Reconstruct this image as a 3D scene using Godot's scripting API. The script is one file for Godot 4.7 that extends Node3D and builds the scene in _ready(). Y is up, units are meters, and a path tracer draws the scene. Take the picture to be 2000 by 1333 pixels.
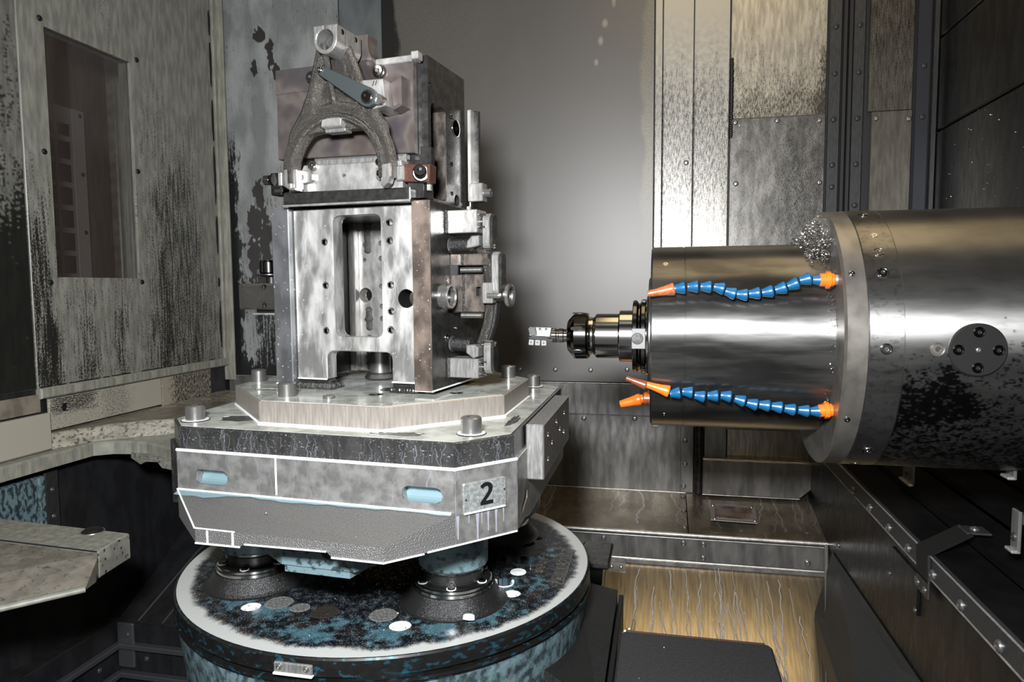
extends Node3D
# Machining centre interior: rotary table, pallet, fixture column with shift forks, horizontal spindle. World origin: rotary table axis, table top at y = 0.

var m := {}            # materials
var tx := {}           # textures
var cache := {}        # shared meshes
var rng := RandomNumberGenerator.new()
const FO := Vector3(-0.132, 0.0, 0.078)     # fixture frame: origin and turn about y
const FTURN := -7.9
var org := {}          # fixture-frame origins of the things built in that frame

func _ready() -> void:
	rng.seed = 7
	var cam := Camera3D.new()
	cam.name = "camera"
	cam.fov = 52.06
	cam.near = 0.02
	cam.position = Vector3(0.3934, 0.4, 0.9595)
	cam.rotation_degrees = Vector3(-4.45, 12.15, -0.4)
	add_child(cam)
	var env := Environment.new()
	env.background_mode = Environment.BG_COLOR
	env.background_color = Color(0.36, 0.36, 0.36)
	env.background_energy_multiplier = 1.7
	env.tonemap_mode = Environment.TONE_MAPPER_LINEAR
	env.tonemap_exposure = 1.0
	env.sdfgi_enabled = true
	env.ssao_enabled = true
	env.ssil_enabled = true
	var we := WorldEnvironment.new()
	we.name = "world"
	we.environment = env
	add_child(we)
	make_lights()
	make_textures()
	make_materials()
	room_shell()
	rotary_table()
	pallet()
	base_plate()
	fixture_column()
	fixture_head()
	fork_workpiece()
	head_clamp()
	right_side_tooling()
	left_side_tooling()
	spindle()
	tool()
	hoses()
	left_changer()
	right_wall_things()
	front_cover()
	chips()

# ---------------------------------------------------------------- lights
func make_lights() -> void:
	# hand-held flash just above the lens
	var f := thing("flash_head", "small white flash head held above the viewer outside the frame", "flash lamp", Vector3(0.30, 0.59, 1.01))
	var bodym := StandardMaterial3D.new()
	bodym.albedo_color = Color(0.05, 0.05, 0.05)
	part("housing", box(0.15, 0.11, 0.05, 0.004), bodym, f, Vector3(0, 0, 0.030))
	var glow := StandardMaterial3D.new()
	glow.albedo_color = Color(0.9, 0.9, 0.9)
	glow.emission_enabled = true
	glow.emission = Color(1.0, 0.98, 0.95)
	glow.emission_energy_multiplier = 2.0
	part("flash_lamp_window", box(0.13, 0.09, 0.004, 0.001), glow, f, Vector3(0, 0, 0.003))
	f.rotation_degrees = Vector3(-11, 7, 0)
	var a := AreaLight3D.new()
	a.name = "flash_light"
	a.area_size = Vector2(0.13, 0.09)
	a.light_color = Color(0.97, 0.985, 1.0)
	a.light_energy = 3.6
	a.area_range = 12.0
	a.shadow_enabled = true
	a.position = Vector3(0, 0, -0.004)
	f.add_child(a, true)
	# warm work lamp panels under the ceiling, over the spindle and over the table
	for w in [[Vector3(0.58, 1.43, -0.10), 0.70, 0.62, 1.6, "wide warm work lamp under the roof above the spindle, outside the frame"], [Vector3(-0.12, 1.43, 0.62), 0.5, 0.10, 0.5, "narrow warm work lamp under the roof above the table, outside the frame"]]:
		var p := thing("work_lamp", w[4], "lamp", w[0], 0.0, "ceiling work lamps")
		part("housing", box(w[1] + 0.04, 0.04, w[2] + 0.04, 0.004), bodym, p, Vector3(0, 0.024, 0))
		var g2 := StandardMaterial3D.new()
		g2.albedo_color = Color(0.9, 0.85, 0.7)
		g2.emission_enabled = true
		g2.emission = Color(1.0, 0.87, 0.64)
		g2.emission_energy_multiplier = 1.5
		part("lamp_diffuser", box(w[1], 0.006, w[2], 0.001), g2, p, Vector3(0, 0.002, 0))
		var l := AreaLight3D.new()
		l.name = "work_light"
		l.area_size = Vector2(w[1], w[2])
		l.light_color = Color(1.0, 0.88, 0.68)
		l.light_energy = 0.075 * w[3]
		l.area_range = 12.0
		l.shadow_enabled = true
		l.rotation_degrees = Vector3(-90, 0, 0)
		l.position = Vector3(0, -0.003, 0)
		p.add_child(l, true)

# ---------------------------------------------------------------- scene tree helpers
func thing(called: String, label: String, category: String, at := Vector3.ZERO, turn := 0.0, group := "") -> Node3D:
	var o := Node3D.new()
	o.name = called
	add_child(o, true)
	o.position = at
	o.rotation_degrees.y = turn
	o.set_meta("label", label)
	o.set_meta("category", category)
	if group != "":
		o.set_meta("group", group)
	return o

func part(called: String, mesh: Mesh, mt: Material, parent: Node, at := Vector3.ZERO, rot := Vector3.ZERO) -> MeshInstance3D:
	var o := MeshInstance3D.new()
	o.name = called
	o.mesh = mesh
	o.material_override = mt
	o.position = at
	o.rotation_degrees = rot
	parent.add_child(o, true)
	return o

func setting(called: String, label := "") -> Node3D:
	var o := Node3D.new()
	o.name = called
	add_child(o, true)
	o.set_meta("kind", "structure")
	if label != "":
		o.set_meta("label", label)
	return o

# ---------------------------------------------------------------- geometry
class Geo:
	var v := PackedVector3Array()
	var n := PackedVector3Array()
	var t := PackedVector2Array()
	func tri(a: Vector3, b: Vector3, c: Vector3, ta := Vector2.ZERO, tb := Vector2.ZERO, tc := Vector2.ZERO) -> void:
		# a, b, c run counter-clockwise seen from outside
		var q := (b - a).cross(c - a)
		if q.length_squared() < 1e-20:
			return
		q = q.normalized()
		v.append_array([a, c, b])
		n.append_array([q, q, q])
		t.append_array([ta, tc, tb])
	func quad(a: Vector3, b: Vector3, c: Vector3, d: Vector3, ta := Vector2.ZERO, tb := Vector2.ZERO, tc := Vector2.ZERO, td := Vector2.ZERO) -> void:
		tri(a, b, c, ta, tb, tc)
		tri(a, c, d, ta, tc, td)
	func smooth(a: Vector3, b: Vector3, c: Vector3, na: Vector3, nb: Vector3, nc: Vector3, ta := Vector2.ZERO, tb := Vector2.ZERO, tc := Vector2.ZERO) -> void:
		if (b - a).cross(c - a).length_squared() < 1e-20:
			return
		v.append_array([a, c, b])
		n.append_array([na, nc, nb])
		t.append_array([ta, tc, tb])
	func out(a: Vector3, b: Vector3, c: Vector3, centre: Vector3, ta := Vector2.ZERO, tb := Vector2.ZERO, tc := Vector2.ZERO) -> void:
		if (b - a).cross(c - a).dot((a + b + c) / 3.0 - centre) >= 0.0:
			tri(a, b, c, ta, tb, tc)
		else:
			tri(a, c, b, ta, tc, tb)
	func add(mesh: ArrayMesh, x: Transform3D) -> void:
		var a := mesh.surface_get_arrays(0)
		for p in a[Mesh.ARRAY_VERTEX]:
			v.append(x * p)
		for p in a[Mesh.ARRAY_NORMAL]:
			n.append((x.basis * p).normalized())
		t.append_array(a[Mesh.ARRAY_TEX_UV])
	func mesh() -> ArrayMesh:
		var a := []
		a.resize(Mesh.ARRAY_MAX)
		a[Mesh.ARRAY_VERTEX] = v
		a[Mesh.ARRAY_NORMAL] = n
		a[Mesh.ARRAY_TEX_UV] = t
		a[Mesh.ARRAY_TEX_UV2] = t
		var r := ArrayMesh.new()
		r.add_surface_from_arrays(Mesh.PRIMITIVE_TRIANGLES, a)
		return r

func box(x: float, y: float, z: float, b := 0.001) -> ArrayMesh:
	var key := "box%.4f_%.4f_%.4f_%.4f" % [x, y, z, b]
	if cache.has(key):
		return cache[key]
	var g := Geo.new()
	var h := [x / 2, y / 2, z / 2]
	b = minf(b, 0.45 * minf(x, minf(y, z)))
	var P := func(s: Array, k: int) -> Vector3:
		var r := Vector3.ZERO
		for i in 3:
			r[i] = s[i] * (h[i] if i == k else h[i] - b)
		return r
	var T := func(p: Vector3, k: int) -> Vector2:
		if k == 2:
			return Vector2(p.x / x + 0.5, 0.5 - p.y / y)
		if k == 1:
			return Vector2(p.x / x + 0.5, p.z / z + 0.5)
		return Vector2(p.z / z + 0.5, 0.5 - p.y / y)
	for k in 3:
		var i: int = (k + 1) % 3
		var j: int = (k + 2) % 3
		for s in [-1, 1]:
			var q := []
			for w in [[-1, -1], [1, -1], [1, 1], [-1, 1]]:
				var sg := [0, 0, 0]
				sg[k] = s
				sg[i] = w[0]
				sg[j] = w[1]
				q.append(P.call(sg, k))
			g.out(q[0], q[1], q[2], Vector3.ZERO, T.call(q[0], k), T.call(q[1], k), T.call(q[2], k))
			g.out(q[0], q[2], q[3], Vector3.ZERO, T.call(q[0], k), T.call(q[2], k), T.call(q[3], k))
		for si in [-1, 1]:
			for sj in [-1, 1]:
				var a := [0, 0, 0]
				a[i] = si
				a[j] = sj
				var lo := a.duplicate()
				lo[k] = -1
				var hi := a.duplicate()
				hi[k] = 1
				var q0: Vector3 = P.call(lo, i)
				var q1: Vector3 = P.call(hi, i)
				var q2: Vector3 = P.call(hi, j)
				var q3: Vector3 = P.call(lo, j)
				g.out(q0, q1, q2, Vector3.ZERO)
				g.out(q0, q2, q3, Vector3.ZERO)
	for sx in [-1, 1]:
		for sy in [-1, 1]:
			for sz in [-1, 1]:
				var s := [sx, sy, sz]
				g.out(P.call(s, 0), P.call(s, 1), P.call(s, 2), Vector3.ZERO)
	cache[key] = g.mesh()
	return cache[key]

func area2(p: PackedVector2Array) -> float:
	var s := 0.0
	for i in p.size():
		s += p[i].cross(p[(i + 1) % p.size()])
	return s * 0.5

func ccw(p: PackedVector2Array) -> PackedVector2Array:
	var r := p.duplicate()
	if area2(r) < 0.0:
		r.reverse()
	return r

func inset(p: PackedVector2Array, d: float) -> PackedVector2Array:
	var r := PackedVector2Array()
	var k := p.size()
	for i in k:
		var e0 := (p[i] - p[(i + k - 1) % k]).normalized()
		var e1 := (p[(i + 1) % k] - p[i]).normalized()
		var n0 := Vector2(-e0.y, e0.x)
		var n1 := Vector2(-e1.y, e1.x)
		var w := n0 + n1
		var l := w.length_squared()
		r.append(p[i] + (w * (2.0 / maxf(l, 0.8)) * d if l > 1e-6 else n0 * d))
	return r

# a polygon in x, y, pushed from z = 0 to z = d, with a chamfer b on the front edge (and on the back edge when both); holes are cut through
func plate(poly: PackedVector2Array, holes: Array, d: float, b := 0.0, both := false) -> ArrayMesh:
	var g := Geo.new()
	var o := ccw(poly)
	var lo := o[0]
	var hi := o[0]
	for p in o:
		lo = lo.min(p)
		hi = hi.max(p)
	var T := func(p: Vector2) -> Vector2: return Vector2((p.x - lo.x) / (hi.x - lo.x), (hi.y - p.y) / (hi.y - lo.y))
	var cf := inset(o, b) if b > 0.0 else o
	var cb := inset(o, b) if b > 0.0 and both else o
	var hs := []
	for q in holes:
		hs.append(ccw(q))
	for side in 2:
		var c: PackedVector2Array = cf if side == 0 else cb
		var flat := bridged(c, hs)
		var ix := Geometry2D.triangulate_polygon(flat)
		if ix.is_empty() and side == 0:
			push_warning("plate not triangulated")
		var z := d if side == 0 else 0.0
		for i in range(0, ix.size(), 3):
			var A := flat[ix[i]]
			var B := flat[ix[i + 1]]
			var C := flat[ix[i + 2]]
			var up := (B - A).cross(C - A) > 0.0
			if side == 1:
				up = not up
			if not up:
				var w := B
				B = C
				C = w
			g.tri(Vector3(A.x, A.y, z), Vector3(B.x, B.y, z), Vector3(C.x, C.y, z), T.call(A), T.call(B), T.call(C))
	var zf := d - b
	var zb := b if both else 0.0
	for i in o.size():
		var j := (i + 1) % o.size()
		g.quad(Vector3(o[i].x, o[i].y, zb), Vector3(o[j].x, o[j].y, zb), Vector3(o[j].x, o[j].y, zf), Vector3(o[i].x, o[i].y, zf), T.call(o[i]), T.call(o[j]), T.call(o[j]), T.call(o[i]))
		if b > 0.0:
			g.quad(Vector3(o[i].x, o[i].y, zf), Vector3(o[j].x, o[j].y, zf), Vector3(cf[j].x, cf[j].y, d), Vector3(cf[i].x, cf[i].y, d), T.call(o[i]), T.call(o[j]), T.call(o[j]), T.call(o[i]))
			if both:
				g.quad(Vector3(cb[i].x, cb[i].y, 0), Vector3(cb[j].x, cb[j].y, 0), Vector3(o[j].x, o[j].y, zb), Vector3(o[i].x, o[i].y, zb))
	for h in hs:
		for i in h.size():
			var j: int = (i + 1) % h.size()
			g.quad(Vector3(h[j].x, h[j].y, 0), Vector3(h[i].x, h[i].y, 0), Vector3(h[i].x, h[i].y, d), Vector3(h[j].x, h[j].y, d), T.call(h[j]), T.call(h[i]), T.call(h[i]), T.call(h[j]))
	return g.mesh()

func bridged(outer: PackedVector2Array, holes: Array) -> PackedVector2Array:
	var flat := outer.duplicate()
	var order := holes.duplicate()
	order.sort_custom(func(a, b): return right_of(a) > right_of(b))
	for q in order:
		var h: PackedVector2Array = q.duplicate()
		h.reverse()
		var hi := 0
		for i in h.size():
			if h[i].x > h[hi].x:
				hi = i
		var best := -1
		var far := INF
		var used := {}
		for p in flat:
			used[p] = used.get(p, 0) + 1
		for i in flat.size():
			if used[flat[i]] > 1:
				continue
			var dd := flat[i].distance_squared_to(h[hi])
			if dd < far and flat[i].x >= h[hi].x - 1e-7 and clear_line(h[hi], flat[i], flat, order):
				far = dd
				best = i
		if best < 0:
			for i in flat.size():
				if used[flat[i]] > 1:
					continue
				var dd := flat[i].distance_squared_to(h[hi])
				if dd < far and clear_line(h[hi], flat[i], flat, order):
					far = dd
					best = i
		if best < 0:
			push_warning("hole not joined")
			continue
		var r := PackedVector2Array()
		for i in range(0, best + 1):
			r.append(flat[i])
		for i in range(0, h.size() + 1):
			r.append(h[(hi + i) % h.size()])
		for i in range(best, flat.size()):
			r.append(flat[i])
		flat = r
	return flat

func right_of(p: PackedVector2Array) -> float:
	var x := -INF
	for q in p:
		x = maxf(x, q.x)
	return x

func clear_line(a: Vector2, b: Vector2, flat: PackedVector2Array, holes: Array) -> bool:
	var all := [flat]
	all.append_array(holes)
	for p in all:
		for i in p.size():
			var c: Vector2 = p[i]
			var d: Vector2 = p[(i + 1) % p.size()]
			if c.distance_squared_to(a) < 1e-14 or d.distance_squared_to(a) < 1e-14 or c.distance_squared_to(b) < 1e-14 or d.distance_squared_to(b) < 1e-14:
				continue
			if Geometry2D.segment_intersects_segment(a, b, c, d) != null:
				return false
	return true

func pv(a: Array) -> PackedVector2Array:
	var r := PackedVector2Array()
	for p in a:
		r.append(Vector2(p[0], p[1]))
	return r

func rect(x0: float, y0: float, x1: float, y1: float, r := 0.0, k := 5) -> PackedVector2Array:
	if r <= 0.0:
		return PackedVector2Array([Vector2(x0, y0), Vector2(x1, y0), Vector2(x1, y1), Vector2(x0, y1)])
	var q := PackedVector2Array()
	for c in [[x1 - r, y0 + r, -90], [x1 - r, y1 - r, 0], [x0 + r, y1 - r, 90], [x0 + r, y0 + r, 180]]:
		for i in k + 1:
			var a := deg_to_rad(c[2] + 90.0 * i / k)
			q.append(Vector2(c[0] + r * cos(a), c[1] + r * sin(a)))
	return q

func circle(x: float, y: float, r: float, k := 20) -> PackedVector2Array:
	var q := PackedVector2Array()
	for i in k:
		q.append(Vector2(x + r * cos(TAU * i / k), y + r * sin(TAU * i / k)))
	return q

func blob(x: float, y: float, rx: float, ry: float, wob: float, k := 40, s := 1) -> PackedVector2Array:
	var q := PackedVector2Array()
	for i in k:
		var a := TAU * i / k
		var w := 1.0 + wob * (sin(a * 3.0 + s) + 0.7 * sin(a * 7.0 + s * 2.3) + 0.5 * sin(a * 13.0 + s * 0.7)) / 2.2
		q.append(Vector2(x + rx * w * cos(a), y + ry * w * sin(a)))
	return q

# outline in plan (x, z) pushed up from y0 to y1
func slab(poly: PackedVector2Array, y0: float, y1: float, b := 0.001, holes := []) -> ArrayMesh:
	var flip := PackedVector2Array()
	for p in poly:
		flip.append(Vector2(p.x, -p.y))
	var hs := []
	for h in holes:
		var q := PackedVector2Array()
		for p in h:
			q.append(Vector2(p.x, -p.y))
		hs.append(q)
	var g := Geo.new()
	g.add(plate(flip, hs, y1 - y0, b), Transform3D(Basis(Vector3.RIGHT, -PI / 2), Vector3(0, y0, 0)))
	return g.mesh()

# two closed outlines with the same number of points, joined and capped
func loft(a: PackedVector3Array, b: PackedVector3Array) -> ArrayMesh:
	var g := Geo.new()
	var c := Vector3.ZERO
	for p in a:
		c += p
	for p in b:
		c += p
	c /= a.size() * 2.0
	for q in [a, b]:
		var nrm := Vector3.ZERO
		for i in q.size():
			nrm += q[i].cross(q[(i + 1) % q.size()])
		nrm = nrm.normalized()
		var ux: Vector3 = (q[1] - q[0]).normalized()
		var uy := nrm.cross(ux)
		var flat := PackedVector2Array()
		for p in q:
			flat.append(Vector2(p.dot(ux), p.dot(uy)))
		var ix := Geometry2D.triangulate_polygon(flat)
		for i in range(0, ix.size(), 3):
			g.out(q[ix[i]], q[ix[i + 1]], q[ix[i + 2]], c)
	for i in a.size():
		var j := (i + 1) % a.size()
		g.out(a[i], a[j], b[j], c)
		g.out(a[i], b[j], b[i], c)
	return g.mesh()

# (radius, height) profile turned about y
func lathe(prof: Array, k := 48, planar := 0.0, arc := TAU) -> ArrayMesh:
	var g := Geo.new()
	for i in prof.size() - 1:
		var p := Vector2(prof[i][0], prof[i][1])
		var q := Vector2(prof[i + 1][0], prof[i + 1][1])
		var d := (q - p)
		if d.length() < 1e-9:
			continue
		d = d.normalized()
		var nr := d.y
		var ny := -d.x
		for j in k:
			var a0 := arc * j / k
			var a1 := arc * (j + 1) / k
			var c0 := Vector3(cos(a0), 0, -sin(a0))
			var c1 := Vector3(cos(a1), 0, -sin(a1))
			var A := c0 * p.x + Vector3.UP * p.y
			var B := c1 * p.x + Vector3.UP * p.y
			var C := c1 * q.x + Vector3.UP * q.y
			var D := c0 * q.x + Vector3.UP * q.y
			var n0 := (c0 * nr + Vector3.UP * ny).normalized()
			var n1 := (c1 * nr + Vector3.UP * ny).normalized()
			var u0 := Vector2(float(j) / k, float(i) / prof.size())
			var u1 := Vector2(float(j + 1) / k, float(i) / prof.size())
			var u2 := Vector2(float(j + 1) / k, float(i + 1) / prof.size())
			var u3 := Vector2(float(j) / k, float(i + 1) / prof.size())
			if planar > 0.0:
				u0 = Vector2(A.x / planar / 2 + 0.5, A.z / planar / 2 + 0.5)
				u1 = Vector2(B.x / planar / 2 + 0.5, B.z / planar / 2 + 0.5)
				u2 = Vector2(C.x / planar / 2 + 0.5, C.z / planar / 2 + 0.5)
				u3 = Vector2(D.x / planar / 2 + 0.5, D.z / planar / 2 + 0.5)
			g.smooth(A, B, C, n0, n1, n1, u0, u1, u2)
			g.smooth(A, C, D, n0, n1, n0, u0, u2, u3)
	return g.mesh()

# a bar of elliptic or round section along a path
func tube(path: PackedVector3Array, radius: Variant, k := 12, flat := 1.0, up := Vector3.UP) -> ArrayMesh:
	var g := Geo.new()
	var rings := []
	for i in path.size():
		var d := (path[mini(i + 1, path.size() - 1)] - path[maxi(i - 1, 0)]).normalized()
		var sx := up.cross(d)
		sx = sx.normalized() if sx.length() > 1e-4 else Vector3.RIGHT
		var sy := d.cross(sx)
		var r: float = radius[i] if radius is Array else radius
		var ring := []
		for j in k:
			var a := TAU * j / k
			ring.append([path[i] + sx * cos(a) * r + sy * sin(a) * r * flat, (sx * cos(a) * flat + sy * sin(a)).normalized()])
		rings.append(ring)
	for i in path.size() - 1:
		for j in k:
			var A = rings[i][j]
			var B = rings[i][(j + 1) % k]
			var C = rings[i + 1][(j + 1) % k]
			var D = rings[i + 1][j]
			g.smooth(A[0], B[0], C[0], A[1], B[1], C[1])
			g.smooth(A[0], C[0], D[0], A[1], C[1], D[1])
	for e in [0, path.size() - 1]:
		var c := path[e]
		var inner := path[1] if e == 0 else path[path.size() - 2]
		for j in k:
			g.out(c, rings[e][j][0], rings[e][(j + 1) % k][0], inner)
	return g.mesh()

func smooth_path(pts: Array, per := 4) -> PackedVector3Array:
	var r := PackedVector3Array()
	for i in pts.size() - 1:
		var a: Vector3 = pts[maxi(i - 1, 0)]
		var b: Vector3 = pts[i]
		var c: Vector3 = pts[i + 1]
		var d: Vector3 = pts[mini(i + 2, pts.size() - 1)]
		for k in per:
			r.append(b.cubic_interpolate(c, a, d, float(k) / per))
	r.append(pts[pts.size() - 1])
	return r

# socket head cap screw along +y, its seat at y = 0
func cap_screw(r: float, h: float) -> ArrayMesh:
	var key := "cap%.4f_%.4f" % [r, h]
	if not cache.has(key):
		var g := Geo.new()
		g.add(lathe([[0.0, 0.0], [r, 0.0], [r, h - r * 0.14], [r * 0.86, h], [r * 0.62, h]], 28), Transform3D())
		g.add(plate(circle(0, 0, r * 0.62, 24), [circle(0, 0, r * 0.46, 6)], h * 0.55), Transform3D(Basis(Vector3.RIGHT, -PI / 2), Vector3(0, h * 0.45, 0)))
		g.add(lathe([[r * 0.6, h * 0.46], [0.0, h * 0.46]], 12), Transform3D())
		cache[key] = g.mesh()
	return cache[key]

# low round head with a small socket, along +y
func button_screw(r: float) -> ArrayMesh:
	var key := "btn%.4f" % r
	if not cache.has(key):
		cache[key] = lathe([[r, -0.0005], [r, r * 0.12], [r * 0.86, r * 0.36], [r * 0.6, r * 0.52], [r * 0.36, r * 0.56], [r * 0.34, r * 0.2], [0.0, r * 0.2]], 14)
	return cache[key]

# a countersunk hole with a screw in it, seen as ring and dark socket, along +y
func sunk_screw(r: float) -> ArrayMesh:
	var key := "snk%.4f" % r
	if not cache.has(key):
		cache[key] = lathe([[r * 1.12, -0.0004], [r * 1.1, r * 0.10], [r, r * 0.10], [r * 0.86, -r * 0.0], [r * 0.8, r * 0.12], [r * 0.42, r * 0.12], [r * 0.40, -r * 0.3], [0.0, -r * 0.3]], 20)
	return cache[key]

const TO_X := Vector3(0, 0, -90)     # +y turned to +x
const TO_MX := Vector3(0, 0, 90)     # +y turned to -x
const TO_Z := Vector3(90, 0, 0)      # +y turned to +z

# ---------------------------------------------------------------- textures and materials
func ntex(freq: float, ramp: Array, sd: int, oct := 4, size := 512, kind := FastNoiseLite.TYPE_SIMPLEX_SMOOTH) -> NoiseTexture2D:
	var n := FastNoiseLite.new()
	n.noise_type = kind
	n.frequency = freq
	n.seed = sd
	n.fractal_octaves = oct
	n.fractal_gain = 0.55
	var t := NoiseTexture2D.new()
	t.width = size
	t.height = size
	t.seamless = true
	t.noise = n
	var gr := Gradient.new()
	var off := PackedFloat32Array()
	var col := PackedColorArray()
	for r in ramp:
		off.append(r[0])
		col.append(r[1] if r[1] is Color else Color(r[1], r[1], r[1]))
	gr.offsets = off
	gr.colors = col
	t.color_ramp = gr
	return t

func paint(w: int, h: int, f: Callable) -> ImageTexture:
	var d := PackedByteArray()
	d.resize(w * h * 4)
	var i := 0
	for y in h:
		for x in w:
			var c: Color = f.call((x + 0.5) / w, (y + 0.5) / h)
			d[i] = int(clampf(c.r, 0, 1) * 255.0)
			d[i + 1] = int(clampf(c.g, 0, 1) * 255.0)
			d[i + 2] = int(clampf(c.b, 0, 1) * 255.0)
			d[i + 3] = int(clampf(c.a, 0, 1) * 255.0)
			i += 4
	return ImageTexture.create_from_image(Image.create_from_data(w, h, false, Image.FORMAT_RGBA8, d))

func fnl(sd: int, freq := 1.0, oct := 3) -> FastNoiseLite:
	var n := FastNoiseLite.new()
	n.noise_type = FastNoiseLite.TYPE_SIMPLEX_SMOOTH
	n.seed = sd
	n.frequency = freq
	n.fractal_octaves = oct
	return n

func ss(a: float, b: float, x: float) -> float:
	var t := clampf((x - a) / (b - a), 0.0, 1.0)
	return t * t * (3.0 - 2.0 * t)

func band(a: float, b: float, x: float, soft := 0.06) -> float:
	return ss(a - soft, a + soft, x) * (1.0 - ss(b - soft, b + soft, x))

# speckled, streaky dirt: alpha where a grain lies; zone(u, v) gives how thickly it is spread
func grime(w: int, h: int, sd: int, col: Color, zone: Callable, sx := 90.0, sy := 9.0, grain := 1.0) -> ImageTexture:
	var a := fnl(sd, 1.0, 3)
	var b := fnl(sd + 1, 1.0, 2)
	var c := fnl(sd + 2, 1.0, 2)
	return paint(w, h, func(u: float, v: float) -> Color:
		var wob := c.get_noise_2d(u * 5.0, v * 5.0)
		var z: float = zone.call(u + wob * 0.05, v + wob * 0.07)
		if z <= 0.0:
			return Color(col, 0.0)
		var k := z + 0.75 * a.get_noise_2d(u * sx, v * sy) + grain * 0.8 * b.get_noise_2d(u * w * 0.45, v * h * 0.3) - 0.42
		return Color(col, clampf(k * 3.2, 0.0, 0.94)))

# runs and drops of milky coolant
func drips(w: int, h: int, sd: int, runs: int, drops: int, col: Color, thick := 1) -> ImageTexture:
	var im := Image.create(w, h, false, Image.FORMAT_RGBA8)
	im.fill(Color(col, 0.0))
	var r := RandomNumberGenerator.new()
	r.seed = sd
	for i in runs:
		var x := r.randf() * w
		var y := r.randf() * h * 0.5
		var n := int(h * r.randf_range(0.2, 0.9))
		var al := r.randf_range(0.25, 0.75)
		var th := thick + int(r.randf() < 0.25)
		var dx := 0.0
		for k in n:
			dx = clampf(dx + r.randf_range(-0.45, 0.45), -0.7, 0.7)
			if r.randf() < 0.2:
				dx = 0.0
			x += dx
			for q in th:
				var px := posmod(int(x) + q, w)
				var py := int(y + k)
				if py < h:
					im.set_pixel(px, py, Color(col, al))
	for i in drops:
		var x := r.randi() % w
		var y := r.randi() % h
		var rad := 1 + int(r.randf() * r.randf() * 2.6) * thick
		for dy in range(-rad, rad + 1):
			for dx in range(-rad, rad + 1):
				if dx * dx + dy * dy <= rad * rad and y + dy >= 0 and y + dy < h:
					im.set_pixel(posmod(x + dx, w), y + dy, Color(col, 0.8))
	return ImageTexture.create_from_image(im)

func make_textures() -> void:
	tx.streak = ntex(0.012, [[0.2, 0.80], [0.5, 0.90], [0.8, 1.0]], 3, 4)
	tx.blotch = ntex(0.008, [[0.25, 0.80], [0.5, 0.92], [0.75, 1.0]], 9, 4)
	tx.deep = ntex(0.008, [[0.25, 0.62], [0.5, 0.84], [0.75, 1.0]], 21, 4)
	tx.fine = ntex(0.12, [[0.2, 0.84], [0.8, 1.0]], 5, 3)
	tx.ro = ntex(0.02, [[0.3, 0.78], [0.7, 1.0]], 15, 4)
	tx.bump = ntex(0.09, [[0.0, 0.0], [1.0, 1.0]], 31, 3)
	tx.cast = ntex(0.16, [[0.25, 0.0], [0.75, 1.0]], 41, 2)
	tx.white_grain = ntex(0.05, [[0.66, Color(0.8, 0.8, 0.8, 0.0)], [0.80, Color(0.8, 0.8, 0.8, 0.35)], [0.92, Color(0.9, 0.9, 0.9, 0.85)]], 51, 4)
	tx.heat = ntex(0.008, [[0.25, Color(0.76, 0.71, 0.71)], [0.4, Color(0.84, 0.79, 0.76)], [0.52, Color(0.95, 0.93, 0.92)], [0.66, Color(0.80, 0.77, 0.77)], [0.8, Color(0.70, 0.69, 0.73)]], 61, 4)
	tx.black_grain = ntex(0.06, [[0.58, Color(0.03, 0.03, 0.03, 0.0)], [0.70, Color(0.03, 0.03, 0.03, 0.8)]], 71, 4)
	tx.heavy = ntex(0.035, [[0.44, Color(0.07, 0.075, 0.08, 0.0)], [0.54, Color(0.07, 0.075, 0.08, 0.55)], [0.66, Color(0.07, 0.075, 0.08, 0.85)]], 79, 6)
	tx.sparse = ntex(0.05, [[0.70, Color(0.04, 0.04, 0.04, 0.0)], [0.76, Color(0.04, 0.04, 0.04, 0.85)]], 75, 4)
	tx.house_spots = ntex(0.05, [[0.60, Color(0.09, 0.09, 0.10, 0.0)], [0.72, Color(0.09, 0.09, 0.10, 0.35)]], 73, 4)
	tx.drip = drips(768, 256, 5, 60, 620, Color(0.66, 0.68, 0.72))
	tx.fine_runs = drips(512, 512, 18, 16, 30, Color(0.62, 0.63, 0.68))
	tx.drip_long = drips(512, 512, 8, 34, 60, Color(0.74, 0.75, 0.78), 2)
	tx.drops = drips(512, 512, 11, 12, 230, Color(0.86, 0.87, 0.9))

func mat(called: String, col: Color, rough: float, metal: float, o := {}) -> StandardMaterial3D:
	var s := StandardMaterial3D.new()
	s.resource_name = called
	s.albedo_color = col
	s.roughness = rough
	s.metallic = metal
	s.metallic_specular = o.get("spec", 0.5)
	var sc: Vector3 = o.get("sc", Vector3(6, 6, 6))
	if o.has("tex") or o.has("ro") or o.has("bump"):
		s.uv1_triplanar = not o.get("uv", false)
		s.uv1_scale = sc
		if o.has("tex"):
			s.albedo_texture = o.tex
		if o.has("ro"):
			s.roughness_texture = o.ro
			s.roughness_texture_channel = BaseMaterial3D.TEXTURE_CHANNEL_RED
		if o.has("bump"):
			s.heightmap_enabled = true
			s.heightmap_texture = o.bump
			s.heightmap_scale = o.get("bs", 0.05)
	if o.has("det"):
		s.detail_enabled = true
		s.detail_albedo = o.det
		s.detail_blend_mode = BaseMaterial3D.BLEND_MODE_MIX
		s.detail_uv_layer = BaseMaterial3D.DETAIL_UV_2
		if o.has("dsc"):
			s.uv2_triplanar = true
			s.uv2_scale = o.dsc
	if o.has("coat"):
		s.clearcoat_enabled = true
		s.clearcoat = o.coat
		s.clearcoat_roughness = 0.12
	return s

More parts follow.
